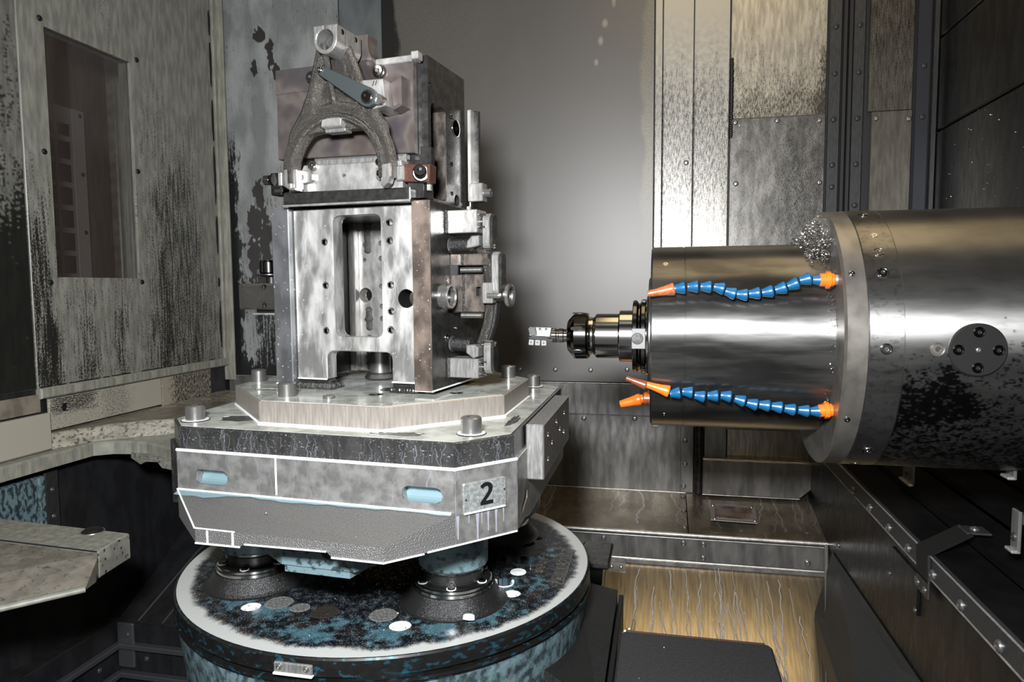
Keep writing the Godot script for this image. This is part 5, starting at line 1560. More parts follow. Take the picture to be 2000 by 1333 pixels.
func right_side_tooling() -> void:
	var z := -0.060
	# upper clamp
	for w in [["clamp_cylinder", "bright square clamp cylinder with a hanging link at the upper right of the column", 0.4855, 0.030, 0.4480, 0.4960, 0.469, 0.452, m.bright], ["clamp_cylinder", "square clamp cylinder wet with drops on the column just above the base plate", 0.2925, 0.026, 0.2845, 0.3290, 0.301, 0.318, m.satin]]:
		var yc: float = w[2]
		var t := fix(w[0], w[1], "clamp", 0.2425, yc, z, "square clamp cylinders on the column")
		fp("body", box(0.043, w[3], 0.034, 0.001), w[8], t, Vector3(0.2645, yc, z))
		fp("neck", box(0.010, w[3] * 0.98, 0.030, 0.002), m.weld, t, Vector3(0.2385, yc, z))
		fp("weld_seam", bead_chain(Vector3(0.2430, yc - w[3] * 0.5, z + 0.018), Vector3(0.2430, yc + w[3] * 0.5, z + 0.018), 0.0030, 9), m.weld, t)
		fp("link", link_plate(w[4], w[5], 0.0095, 0.010), m.satin, t, Vector3(0.2905, 0, z), Vector3(0, 90, 0))
		fp("link_cheek", link_plate(w[4] + 0.002, w[5] - 0.001, 0.0090, 0.004), m.dark, t, Vector3(0.3008, 0, z), Vector3(0, 90, 0))
		for dy in [-0.0075, 0.0085]:
			fp("guide_pin", lathe([[0.0, 0.0], [0.0011, 0.0], [0.0011, 0.011], [0.0, 0.011]], 8), m.chrome, t, Vector3(0.2850, yc + dy, z + 0.011), TO_X)
		fp("piston_rod", lathe([[0.0, 0.0], [0.006, 0.0], [0.006, 0.008], [0.0, 0.008]], 16), m.dark, t, Vector3(0.2850, yc, z), TO_X)
		fp("tip_pin", lathe([[0.0, 0.0], [0.0032, 0.0], [0.0032, 0.018], [0.0022, 0.020], [0.0, 0.020]], 14), m.chrome, t, Vector3(0.2870, w[4] + 0.0045 if yc > 0.4 else w[5] - 0.0045, z + 0.004), TO_X)
	for w in [["rest_rod", "round rest rod under the upper square clamp, touching the side fork", 0.4555], ["rest_rod", "round rest rod above the lower square clamp, touching the side fork", 0.3235]]:
		var t := fix(w[0], w[1], "rod", 0.2425, w[2], z, "rest rods on the column")
		fp("rod", lathe([[0.0, 0.0], [0.0095, 0.0], [0.0095, 0.0285], [0.0085, 0.0300], [0.0, 0.0300]], 28), m.dark, t, Vector3(0.2425, w[2], z + 0.006), TO_X).material_override = m.cast_dark
		fp("collar", lathe([[0.0, 0.0], [0.0075, 0.0], [0.0075, 0.010], [0.0, 0.010]], 20), m.black, t, Vector3(0.2340, w[2], z + 0.006), TO_X)
		fp("weld_ring", lathe([[0.0095, 0.0], [0.0115, 0.001], [0.0110, 0.003], [0.0095, 0.004]], 20), m.weld, t, Vector3(0.2425, w[2], z + 0.006), TO_X)
		fp("stop_screw", cap_screw(0.0028, 0.004), m.chrome, t, Vector3(0.2735, w[2] - 0.006, z + 0.010), TO_X)
	# centre bracket with two studs
	var b := fix("side_bracket", "brown welded side bracket with a square hole and two threaded studs at mid height", "bracket", 0.2425, 0.404, z)
	fp("plate", plate(rect(0.2425, 0.3665, 0.2905, 0.4165), [rect(0.2795, 0.388, 0.2860, 0.400)], 0.012, 0.001), m.jamb, b, Vector3(0, 0, z - 0.006))
	fp("hole_back", box(0.010, 0.016, 0.002, 0.0005), m.hole, b, Vector3(0.2830, 0.394, z - 0.005))
	fp("upper_plate", plate(rect(0.2425, 0.4285, 0.2960, 0.4440), [], 0.012, 0.001), m.jamb, b, Vector3(0, 0, z - 0.006))
	fp("web", box(0.046, 0.074, 0.008, 0.001), m.black, b, Vector3(0.2650, 0.404, z - 0.012))
	fp("weld_seam", bead_chain(Vector3(0.2615, 0.368, z + 0.006), Vector3(0.2615, 0.4155, z + 0.006), 0.0024, 14), m.weld, b)
	fp("weld_seam", bead_chain(Vector3(0.2600, 0.429, z + 0.006), Vector3(0.2600, 0.4435, z + 0.006), 0.0024, 5), m.weld, b)
	for y in [0.4225, 0.3620]:
		var thread := []
		thread.append([0.0, 0.0])
		for i in 22:
			thread.append([0.0038, 0.0014 * i])
			thread.append([0.0031, 0.0014 * i + 0.0007])
		thread.append([0.0, 0.031])
		fp("threaded_stud", lathe(thread, 14), m.steel, b, Vector3(0.2565, y, z + 0.002), TO_X)
	fp("side_strip", box(0.020, 0.078, 0.004, 0.001), m.black, b, Vector3(0.2440, 0.404, z + 0.004))
	# bush in the side plate
	var r := fix("guide_bush", "short bright guide bush standing out of the right side of the column", "bush", 0.2425, 0.388, -0.028)
	fp("sleeve", lathe([[0.0160, -0.02], [0.0160, 0.004], [0.0178, 0.0045], [0.0178, 0.0065], [0.0166, 0.0075], [0.0166, 0.0125], [0.0155, 0.0140], [0.0135, 0.0140], [0.0130, 0.012], [0.0130, -0.02]], 40), m.steel, r, Vector3(0.2425, 0.388, -0.028), TO_X)
	fp("bore_end", lathe([[0.0130, 0.0], [0.0, 0.0]], 24), m.dark, r, Vector3(0.2480, 0.388, -0.028), TO_X)
	# three loose screws on the side plate
	for q in [[0.4085, -0.045, 0.0030], [0.3440, -0.070, 0.0038], [0.3330, -0.040, 0.0058]]:
		var s := fix("side_screw", ["small screw above the guide bush on the column side", "small screw on the dark column side under the bracket", "larger screw on the column side above the lower rest rod"][[0.4085, 0.3440, 0.3330].find(q[0])], "screw", 0.2425, q[0], q[1], "screws on the column side")
		fp("head", sunk_screw(q[2]), m.chrome, s, Vector3(0.2427, q[0], q[1]), TO_X)
	# second fork, seen from its edge
	var k := fix("shift_fork", "second shift fork seen edge on, held upright at the right side of the column", "workpiece", 0.285, 0.322, z)
	var bow := smooth_path([Vector3(0.2800, 0.4560, z), Vector3(0.2850, 0.4480, z), Vector3(0.2925, 0.4300, z), Vector3(0.2965, 0.4100, z), Vector3(0.2975, 0.3880, z), Vector3(0.2945, 0.3600, z), Vector3(0.2900, 0.3420, z), Vector3(0.2830, 0.3240, z)], 5)
	fp("fork_body", tube(bow, 0.0062, 14, 0.62, Vector3(0, 0, 1)), m.cast, k)
	var bow2 := PackedVector3Array()
	for p in bow:
		bow2.append(p + Vector3(0.0055, 0, -0.008))
	fp("fork_flange", tube(bow2, 0.0050, 12, 1.2, Vector3(0, 0, 1)), m.cast_dark, k)
	fp("crown_pad", box(0.0145, 0.0270, 0.014, 0.001), m.bright, k, Vector3(0.2990, 0.3920, z + 0.008)).material_override = m.satin
	fp("fork_jaw", plate(pv([[0.2700, 0.4505], [0.2715, 0.4600], [0.2775, 0.4665], [0.2880, 0.4670], [0.2880, 0.4540], [0.2820, 0.4520]]), [], 0.020, 0.0012, true), m.satin, k, Vector3(0, 0, z - 0.004))
	fp("fork_jaw", plate(pv([[0.2690, 0.3235], [0.2690, 0.3130], [0.2790, 0.3060], [0.2860, 0.3085], [0.2870, 0.3200], [0.2815, 0.3240]]), [], 0.020, 0.0012, true), m.satin, k, Vector3(0, 0, z - 0.002))
	fp("hub", lathe([[0.0, 0.0], [0.0085, 0.0], [0.0085, 0.012], [0.0, 0.012]], 24), m.dark, k, Vector3(0.3060, 0.3885, z), TO_X)
	fp("hub_ring", lathe([[0.0085, 0.0], [0.0150, 0.0], [0.0155, 0.0012], [0.0155, 0.0055], [0.0120, 0.0065], [0.0095, 0.0050]], 36), m.steel, k, Vector3(0.3170, 0.3885, z - 0.012), TO_X)
	var l := fix("middle_link", "upright satin link at mid height to the right of the side fork", "clamp", 0.3075, 0.41, z)
	fp("link", link_plate(0.3860, 0.4460, 0.0090, 0.0095), m.satin, l, Vector3(0.3035, 0, z + 0.002), Vector3(0, 90, 0))
	fp("cheek", link_plate(0.3890, 0.4440, 0.0086, 0.004), m.dark, l, Vector3(0.3132, 0, z + 0.001), Vector3(0, 90, 0))
	fp("pin", lathe([[0.0, 0.0], [0.0038, 0.0], [0.0038, 0.016], [0.0030, 0.018], [0.0, 0.018]], 14), m.steel, l, Vector3(0.2990, 0.3885, z + 0.014), TO_X)
	fp("backing", box(0.010, 0.030, 0.016, 0.001), m.black, l, Vector3(0.3015, 0.4330, z - 0.008))

func left_side_tooling() -> void:
	var z := -0.060
	var t := fix("side_casting", "rough grey square casting clamped on the left side of the column", "workpiece", -0.05, 0.388, z)
	fp("body", box(0.100, 0.0385, 0.040, 0.003), m.cast, t, Vector3(-0.0500, 0.3880, z))
	for y in [0.4020, 0.3755]:
		fp("pin", lathe([[0.0, -0.004], [0.0035, -0.003], [0.005, 0.0], [0.0035, 0.003], [0.0, 0.004]], 16), m.chrome, t, Vector3(-0.052, y, z + 0.020))
	var k := fix("knurled_knob", "dark round knob with a flange above the left casting", "knob", -0.055, 0.419, z)
	fp("knob", lathe([[0.0, 0.0], [0.0125, 0.0], [0.0135, 0.002], [0.0135, 0.017], [0.012, 0.020], [0.0, 0.021]], 32), m.nut, k, Vector3(-0.0580, 0.4215, z))
	fp("flange", lathe([[0.0, 0.0], [0.010, 0.0], [0.020, 0.003], [0.020, 0.0045], [0.0, 0.0050]], 32), m.dark, k, Vector3(-0.0560, 0.4165, z))
	fp("stem", lathe([[0.0, 0.0], [0.008, 0.0], [0.008, 0.014], [0.0, 0.014]], 20), m.black, k, Vector3(-0.0540, 0.4060, z))
	var s := fix("rest_bar", "thin bright bar under the rough left casting", "bar", -0.04, 0.36, z)
	fp("blade", box(0.080, 0.0030, 0.010, 0.0008), m.bright, s, Vector3(-0.0390, 0.3622, z + 0.010))
	fp("back", box(0.080, 0.0060, 0.020, 0.001), m.black, s, Vector3(-0.0360, 0.3660, z))

# ---------------------------------------------------------------- spindle
func spindle() -> void:
	var t := thing("spindle_head", "large horizontal steel spindle head entering from the dark side wall", "spindle", Vector3(0.38, 0.332, 0.0))
	var o := Vector3(-0.38, 0, 0)
	part("nose", lathe([[0.078, 0.3792], [0.1165, 0.3792], [0.1190, 0.3815], [0.1190, 0.4195], [0.1180, 0.4197], [0.1180, 0.4207], [0.1191, 0.4209], [0.1191, 0.586]], 128), m.spin, t, o, TO_X)
	part("nose_face", lathe([[0.0, 0.3760], [0.0760, 0.3760], [0.0785, 0.3770], [0.0785, 0.3793]], 72), m.dark, t, o, TO_X)
	part("nose_ring", lathe([[0.048, 0.3735], [0.054, 0.3735], [0.056, 0.3762]], 56), m.chrome, t, o, TO_X)
	for a in [52.6, -51.2]:
		part("set_screw", sunk_screw(0.0030), m.chrome, t, Vector3(0.397 - 0.38, 0.1190 * sin(deg_to_rad(a)), 0.1190 * cos(deg_to_rad(a))), Vector3(90 - a, 0, 0))
	part("front_flange", lathe([[0.118, 0.5845], [0.1555, 0.5845], [0.1589, 0.5870], [0.1589, 0.6075], [0.1580, 0.6082]], 144), m.ring, t, o, TO_X)
	part("screw_ring", lathe([[0.1579, 0.6082], [0.1592, 0.6090], [0.1592, 0.6422], [0.1584, 0.6428]], 144), m.house, t, o, TO_X)
	part("housing", lathe([[0.1584, 0.6428], [0.1590, 0.6434], [0.1590, 1.02], [0.0, 1.02]], 144), m.house_main, t, o, TO_X)
	for a in [40.3, 30.3, 50.5, -0.1, -50.2, 70.0, -70.0, 110.0, 140.0]:
		var r := 0.1592
		part("ring_screw", sunk_screw(0.0056 if a != 50.5 else 0.0036), m.chrome, t, Vector3(0.6250 - 0.38, r * sin(deg_to_rad(a)), r * cos(deg_to_rad(a))), Vector3(90 - a, 0, 0))
	for a in [30.0, -30.5]:
		part("flange_screw", button_screw(0.0034), m.chrome, t, Vector3(0.5940 - 0.38, 0.1589 * sin(deg_to_rad(a)), 0.1589 * cos(deg_to_rad(a))), Vector3(90 - a, 0, 0))
	part("housing_plug", sunk_screw(0.0066), m.ring, t, Vector3(0.6740 - 0.38, 0, 0.1590), Vector3(90, 0, 0))
	var c := part("round_cover", lathe([[0.0275, -0.004], [0.0275, 0.0008], [0.0262, 0.0020], [0.0, 0.0020]], 56), m.cover, t, Vector3(0.7112 - 0.38, -0.0003, 0.1588), Vector3(90, 0, 0))
	for q in [[0.0, 0.0185], [0.0, -0.0185], [0.0185, 0.0], [-0.0185, 0.0]]:
		part("cap_screw", sunk_screw(0.0050), m.nut, c, Vector3(q[0], 0.0020, q[1]))
	part("centre_screw", button_screw(0.0028), m.steel, c, Vector3(0, 0.0020, 0))

func tool() -> void:
	var t := thing("tool_holder", "polished steel collet tool holder seated in the spindle nose", "tool holder", Vector3(0.31, 0.332, 0.0))
	var o := Vector3(-0.31, 0, 0)
	part("flange", lathe([[0.030, 0.3552], [0.0475, 0.3552], [0.0488, 0.3562], [0.0488, 0.3605], [0.0448, 0.3632], [0.0448, 0.3645], [0.0488, 0.3670], [0.0488, 0.3712], [0.0475, 0.3722], [0.040, 0.3722], [0.040, 0.3762]], 96), m.nut, t, o, TO_X)
	part("collar", lathe([[0.0305, 0.3372], [0.0340, 0.3372], [0.0350, 0.3382], [0.0350, 0.3545], [0.0340, 0.3552]], 72), m.chrome, t, o, TO_X)
	part("shank_body", lathe([[0.0245, 0.3010], [0.0262, 0.3030], [0.0304, 0.3062], [0.0304, 0.3362], [0.0296, 0.3372]], 72), m.chrome, t, o, TO_X)
	part("neck", lathe([[0.0270, 0.2955], [0.0255, 0.2990], [0.0250, 0.3025]], 64), m.chrome, t, o, TO_X)
	part("collet_nut", lathe([[0.0085, 0.2668], [0.0205, 0.2668], [0.0225, 0.2680], [0.0285, 0.2735], [0.0308, 0.2765], [0.0316, 0.2775], [0.0316, 0.2930], [0.0300, 0.2958], [0.0265, 0.2966]], 72), m.nut, t, o, TO_X)
	for i in 6:
		var a := 22.0 + 60.0 * i
		part("spanner_flat", plate(blob(0, 0, 0.0085, 0.0030, 0.0, 24), [], 0.0012, 0.0004), m.chrome if i % 2 == 0 else m.dark, t, o + Vector3(0.2815, 0.0310 * sin(deg_to_rad(a)), 0.0310 * cos(deg_to_rad(a))), Vector3(-a, 0, 0))
	part("drive_slot", box(0.0175, 0.0265, 0.004, 0.0006), m.matte_grey, t, o + Vector3(0.3638, 0.0, 0.0470))
	part("slot_mark", lathe([[0.0075, 0.0], [0.0070, 0.0006], [0.0, 0.0006]], 24), m.dark, t, o + Vector3(0.3625, 0.0, 0.0490), TO_Z)
	for a in [75.0, 105.0, -75.0]:
		part("flange_notch", box(0.006, 0.008, 0.006, 0.001), m.black, t, o + Vector3(0.3695, 0.0470 * sin(deg_to_rad(a)), 0.0470 * cos(deg_to_rad(a))))
	var k := thing("milling_cutter", "small indexable milling cutter with bright inserts gripped in the tool holder", "cutter", Vector3(0.235, 0.332, 0.0))
	o = Vector3(-0.235, 0, 0)
	part("shank", lathe([[0.0, 0.2150], [0.0090, 0.2150], [0.0094, 0.2165], [0.0094, 0.2400], [0.0100, 0.2440], [0.0100, 0.2500], [0.0092, 0.2510], [0.0092, 0.2535], [0.0099, 0.2545], [0.0099, 0.2600], [0.0090, 0.2610], [0.0090, 0.2680]], 40), m.chrome, k, o, TO_X)
	part("flute_land", loft(PackedVector3Array([Vector3(0.2140, 0.0005, 0.0070), Vector3(0.2140, 0.0115, 0.0060), Vector3(0.2500, 0.0105, 0.0040), Vector3(0.2480, -0.0010, 0.0085)]), PackedVector3Array([Vector3(0.2140, 0.0005, 0.0110), Vector3(0.2140, 0.0120, 0.0085), Vector3(0.2440, 0.0110, 0.0080), Vector3(0.2420, -0.0008, 0.0105)])), m.dark, k, o)
	part("flute_edge", box(0.010, 0.0115, 0.004, 0.0006), m.matte_grey, k, o + Vector3(0.2185, 0.0060, 0.0105), Vector3(14, -8, 10))
	for x in [0.2285, 0.2370]:
		part("clamp_screw", button_screw(0.0016), m.chrome, k, o + Vector3(x, 0.0095, 0.0090), Vector3(70, 0, 0))
	part("flute_slot", box(0.034, 0.0030, 0.006, 0.0005), m.seal, k, o + Vector3(0.2300, -0.0042, 0.0088), Vector3(0, 0, -6))
	for i in 3:
		var q := part("insert", box(0.0078, 0.0085, 0.0032, 0.0008), m.matte_grey, k, o + Vector3(0.2165 + 0.0088 * i, -0.0092 - 0.0010 * i * 0.4, 0.0098), Vector3(-12, 0, -5 + 3 * i))
		part("insert_screw", button_screw(0.0014), m.dark, q, Vector3(0, 0, 0.0016), TO_Z)

# ---------------------------------------------------------------- coolant hoses
func aim(d: Vector3) -> Basis:
	return Basis(Quaternion(Vector3.UP, d.normalized()))

func hose(t: Node3D, base: Vector3, pts: Array, nozzle: Array, tip: Array, nozzle_mat: Material) -> void:
	var seg := lathe([[0.0, -0.0045], [0.0044, -0.0045], [0.0046, -0.0030], [0.0050, -0.0015], [0.0064, 0.0030], [0.0071, 0.0058], [0.0071, 0.0066], [0.0063, 0.0076], [0.0050, 0.0080], [0.0, 0.0080]], 22)
	for i in range(1, pts.size()):
		var p: Vector3 = pts[i]
		var to: Vector3 = pts[i - 1] - (pts[i + 1] if i + 1 < pts.size() else pts[i])
		var q := part("hose_segment", seg, m.blue, t)
		q.transform = Transform3D(aim(to), p - base)
	var a: Vector3 = pts[0]
	var dir: Vector3 = (pts[0] - pts[1]).normalized()
	var con := part("connector", lathe([[0.0, -0.010], [0.0066, -0.010], [0.0076, -0.0085], [0.0076, 0.0045], [0.0066, 0.0060], [0.0, 0.0060]], 8), m.orange, t)
	con.transform = Transform3D(aim(dir), a - base)
	var nut := part("connector_nut", lathe([[0.0, -0.0035], [0.0095, -0.0035], [0.0100, -0.0025], [0.0100, 0.0010], [0.0095, 0.0020], [0.0, 0.0020]], 6), m.orange, t)
	nut.transform = Transform3D(aim(dir), a - base)
	var fit := part("fitting", lathe([[0.0, 0.004], [0.0062, 0.004], [0.0058, 0.006], [0.0062, 0.008], [0.0058, 0.010], [0.0062, 0.012], [0.0062, 0.016], [0.0, 0.016]], 18), m.satin, t)
	fit.transform = Transform3D(aim(dir), a - base)
	var n0: Vector3 = nozzle[0]
	var n1: Vector3 = nozzle[1]
	var l := n0.distance_to(n1)
	var nz := part("nozzle", lathe([[0.0, 0.0], [0.0070, 0.0], [0.0074, 0.0015], [0.0070, 0.0030], [0.0058, l * 0.30], [0.0044, l * 0.65], [0.0038, l], [0.0026, l], [0.0, l - 0.002]], 24), nozzle_mat, t)
	nz.transform = Transform3D(aim(n1 - n0), n0 - base)
	if tip.size() > 0:
		var l2: float = tip[0].distance_to(tip[1])
		var tp := part("nozzle_tip", lathe([[0.0, 0.0], [0.0050, 0.0], [0.0056, 0.002], [0.0046, l2 * 0.35], [0.0034, l2 * 0.7], [0.0030, l2], [0.0018, l2], [0.0, l2 - 0.002]], 20), m.rust, t)
		tp.transform = Transform3D(aim(tip[1] - tip[0]), tip[0] - base)

func hoses() -> void:
	var h1 := []
	for p in [[0.5753, 0.4051], [0.5624, 0.4052], [0.5487, 0.4053], [0.5358, 0.3994], [0.5227, 0.3951], [0.5087, 0.3917], [0.4946, 0.3901], [0.4812, 0.3892], [0.4684, 0.3919], [0.4556, 0.3973], [0.4410, 0.3983], [0.4263, 0.3984], [0.4116, 0.3967]]:
		h1.append(Vector3(p[0], p[1], 0.118))
	var b1 := Vector3(0.584, 0.4051, 0.118)
	var t1 := thing("coolant_hose", "upper blue segmented coolant hose with a dirty orange nozzle on the spindle", "hose", b1, 0.0, "segmented coolant hoses")
	hose(t1, b1, h1, [Vector3(0.4065, 0.3962, 0.118), Vector3(0.3770, 0.3905, 0.120)], [], m.tan)
	var h2 := []
	for p in [[0.5789, 0.2565], [0.5649, 0.2552], [0.5517, 0.2557], [0.5367, 0.2570], [0.5224, 0.2593], [0.5088, 0.2607], [0.4952, 0.2621], [0.4814, 0.2663], [0.4658, 0.2704], [0.4510, 0.2700], [0.4361, 0.2696], [0.4219, 0.2739], [0.4078, 0.2717]]:
		h2.append(Vector3(p[0], p[1], 0.112))
	var b2 := Vector3(0.584, 0.2568, 0.112)
	var t2 := thing("coolant_hose", "lower blue segmented coolant hose ending in an orange nozzle with a brown tip", "hose", b2, 0.0, "segmented coolant hoses")
	hose(t2, b2, h2, [Vector3(0.4020, 0.2738, 0.112), Vector3(0.3735, 0.2825, 0.113)], [Vector3(0.3755, 0.2805, 0.1125), Vector3(0.3516, 0.2893, 0.114)], m.orange)
	var b3 := Vector3(0.378, 0.2372, -0.06)
	var t3 := thing("coolant_nozzle", "short orange nozzle with a hexagon nut low on the spindle face", "nozzle", b3)
	part("nut", lathe([[0.0, 0.0], [0.0088, 0.0], [0.0094, 0.001], [0.0094, 0.009], [0.0070, 0.0105], [0.0, 0.0105]], 6), m.tan, t3, Vector3.ZERO, TO_MX)
	var nz := part("nozzle", lathe([[0.0, 0.0], [0.0062, 0.0], [0.0064, 0.003], [0.0084, 0.005], [0.0084, 0.009], [0.0070, 0.016], [0.0056, 0.030], [0.0050, 0.0345], [0.0036, 0.0345], [0.0, 0.032]], 28), m.orange, t3)
	nz.transform = Transform3D(aim(Vector3(-0.034, -0.0095, 0)), Vector3(-0.010, 0, 0))

# ---------------------------------------------------------------- pallet changer on the left
func left_changer() -> void:
	m.ledge = mat("speckled cream ledge", Color(0.66, 0.64, 0.58), 0.35, 0.0, {"tex": tx.blotch, "sc": Vector3(4, 4, 4), "det": ntex(0.07, [[0.61, Color(0.05, 0.05, 0.05, 0.0)], [0.67, Color(0.05, 0.05, 0.05, 0.9)]], 91, 6), "dsc": Vector3(2.6, 2.6, 2.6)})
	var t := thing("changer_shelf", "curved cream painted shelf of the pallet changer under the left wall", "shelf", Vector3(-0.72, 0.05, -0.30))
	var o := Vector3(0.72, -0.05, 0.30)
	var edge1 := [[-0.85, 0.35], [-0.842, 0.05], [-0.8231, -0.1036], [-0.7942, -0.1763], [-0.7661, -0.2607], [-0.7143, -0.3157], [-0.6552, -0.3638], [-0.56, -0.42], [-0.40, -0.47], [-0.40, -0.78], [-0.81, -0.78], [-0.855, -0.78]]
	var edge2 := [[-0.81, 0.30], [-0.775, 0.08], [-0.762, -0.048], [-0.760, -0.146], [-0.757, -0.2518], [-0.727, -0.274], [-0.690, -0.280], [-0.650, -0.278], [-0.6096, -0.262], [-0.547, -0.232], [-0.50, -0.30], [-0.42, -0.44], [-0.40, -0.70], [-0.84, -0.70], [-0.84, 0.30]]
	part("upper_tier", slab(pv(edge1), 0.083, 0.116, 0.004), m.ledge, t, o)
	part("lower_tier", slab(pv(edge2), 0.056, 0.0835, 0.004), m.cream, t, o)
	part("oil_puddle", slab(pv([[-0.80, -0.17], [-0.775, -0.235], [-0.745, -0.290], [-0.70, -0.335], [-0.62, -0.385], [-0.55, -0.43], [-0.55, -0.60], [-0.70, -0.60], [-0.79, -0.42]]), 0.116, 0.1165, 0.0), m.beige, t, o)
	part("hook_lug", loft(PackedVector3Array([Vector3(-0.690, 0.060, -0.279), Vector3(-0.545, 0.060, -0.231), Vector3(-0.545, 0.040, -0.231), Vector3(-0.590, 0.040, -0.246), Vector3(-0.605, 0.050, -0.252), Vector3(-0.640, 0.047, -0.262), Vector3(-0.660, 0.038, -0.27), Vector3(-0.690, 0.048, -0.279)]), PackedVector3Array([Vector3(-0.66, 0.060, -0.36), Vector3(-0.515, 0.060, -0.31), Vector3(-0.515, 0.040, -0.31), Vector3(-0.56, 0.040, -0.325), Vector3(-0.575, 0.050, -0.330), Vector3(-0.61, 0.047, -0.34), Vector3(-0.63, 0.038, -0.35), Vector3(-0.66, 0.048, -0.36)])), m.cream_dirty, t, o)
	var a := thing("pallet_changer", "cream painted pallet changer beam with an oily tray reaching in at the lower left", "pallet changer", Vector3(-0.55, -0.04, 0.03))
	o = Vector3(0.55, 0.04, -0.03)
	part("arm_beam", slab(pv([[-0.785, -0.0282], [-0.7415, -0.0249], [-0.4605, -0.004], [-0.4484, 0.0753], [-0.6434, 0.0625], [-0.785, 0.0535]]), -0.042, 0.0, 0.002), m.cream, a, o)
	part("arm_end", plate(rect(0.0, -0.0405, 0.078, -0.001, 0.003), [], 0.002, 0.0006), m.cream_dirty, a).transform = facing(Vector3(-0.4484, 0, 0.0753), Vector3(-0.4605, 0, -0.004)) .translated(o)
	var tray := PackedVector3Array([Vector3(-0.785, -0.003, 0.0540), Vector3(-0.4480, -0.003, 0.0760), Vector3(-0.4405, -0.006, 0.0838), Vector3(-0.4460, -0.012, 0.115), Vector3(-0.5137, -0.012, 0.1785), Vector3(-0.75, -0.012, 0.38)])
	var under := PackedVector3Array([Vector3(-0.785, -0.040, 0.0540), Vector3(-0.4480, -0.040, 0.0760), Vector3(-0.4300, -0.036, 0.100), Vector3(-0.4150, -0.032, 0.1368), Vector3(-0.4787, -0.032, 0.2115), Vector3(-0.74, -0.032, 0.43)])
	for i in tray.size():
		tray[i] += o
		under[i] += o
	m.tray = mat("worn oily tray", Color(0.50, 0.475, 0.43), 0.32, 0.0, {"tex": tx.blotch, "sc": Vector3(6, 6, 6), "det": ntex(0.03, [[0.72, Color(0.16, 0.18, 0.26, 0.0)], [0.80, Color(0.16, 0.18, 0.26, 0.8)]], 93, 4), "dsc": Vector3(5, 5, 5)})
	part("tray", loft(tray, under), m.tray, a)
	part("tray_lip", tube(PackedVector3Array([under[3] + Vector3(0, 0.002, -0.001), under[4] + Vector3(0, 0.002, -0.001), under[5] + Vector3(0, 0.002, -0.001)]), 0.006, 10, 0.8), m.cream, a)
	part("joint_line", tube(PackedVector3Array([Vector3(-0.78, 0.0, 0.0548) + o, Vector3(-0.4490, 0.0, 0.0765) + o]), 0.0012, 6), m.post_blue, a)
	part("pin_cap", lathe([[0.0, 0.0], [0.0170, 0.0], [0.0165, 0.002], [0.012, 0.0055], [0.0, 0.007]], 28), m.seal, a, o + Vector3(-0.5246, 0.0, 0.003))
	part("pin_ring", lathe([[0.0165, 0.0], [0.0185, 0.0006], [0.0180, 0.0018], [0.0160, 0.0014]], 28), m.satin, a, o + Vector3(-0.5246, 0.0, 0.003))
	var d := thing("teal_cover", "teal painted machine cover in the shade under the left shelf", "cover", Vector3(-0.795, -0.06, 0.05))
	part("panel", box(0.014, 0.105, 0.42, 0.004), m.teal_dark, d, Vector3(0.0, 0.045, 0.0))
	part("end_strip", box(0.018, 0.105, 0.016, 0.003), m.teal_clean, d, Vector3(0.001, 0.045, -0.205)).material_override = m.teal_dark
	part("side_strip", box(0.006, 0.16, 0.03, 0.001), m.post, d, Vector3(-0.002, 0.02, -0.235))
	for y in [0.062, 0.008]:
		part("screw", button_screw(0.005), m.steel, d, Vector3(0.001, y, -0.235), TO_X)
	var br := thing("shelf_bracket", "small dark sheet bracket beside the left edge of the pallet, under the shelf", "bracket", Vector3(-0.47, -0.02, -0.30))
	part("plate", box(0.07, 0.055, 0.004, 0.001), m.post, br, Vector3(0, 0.027, 0))
	part("flange", box(0.07, 0.004, 0.03, 0.001), m.post, br, Vector3(0, 0.0, 0.013))
	part("side", box(0.004, 0.055, 0.03, 0.001), m.post, br, Vector3(-0.033, 0.027, 0.013))

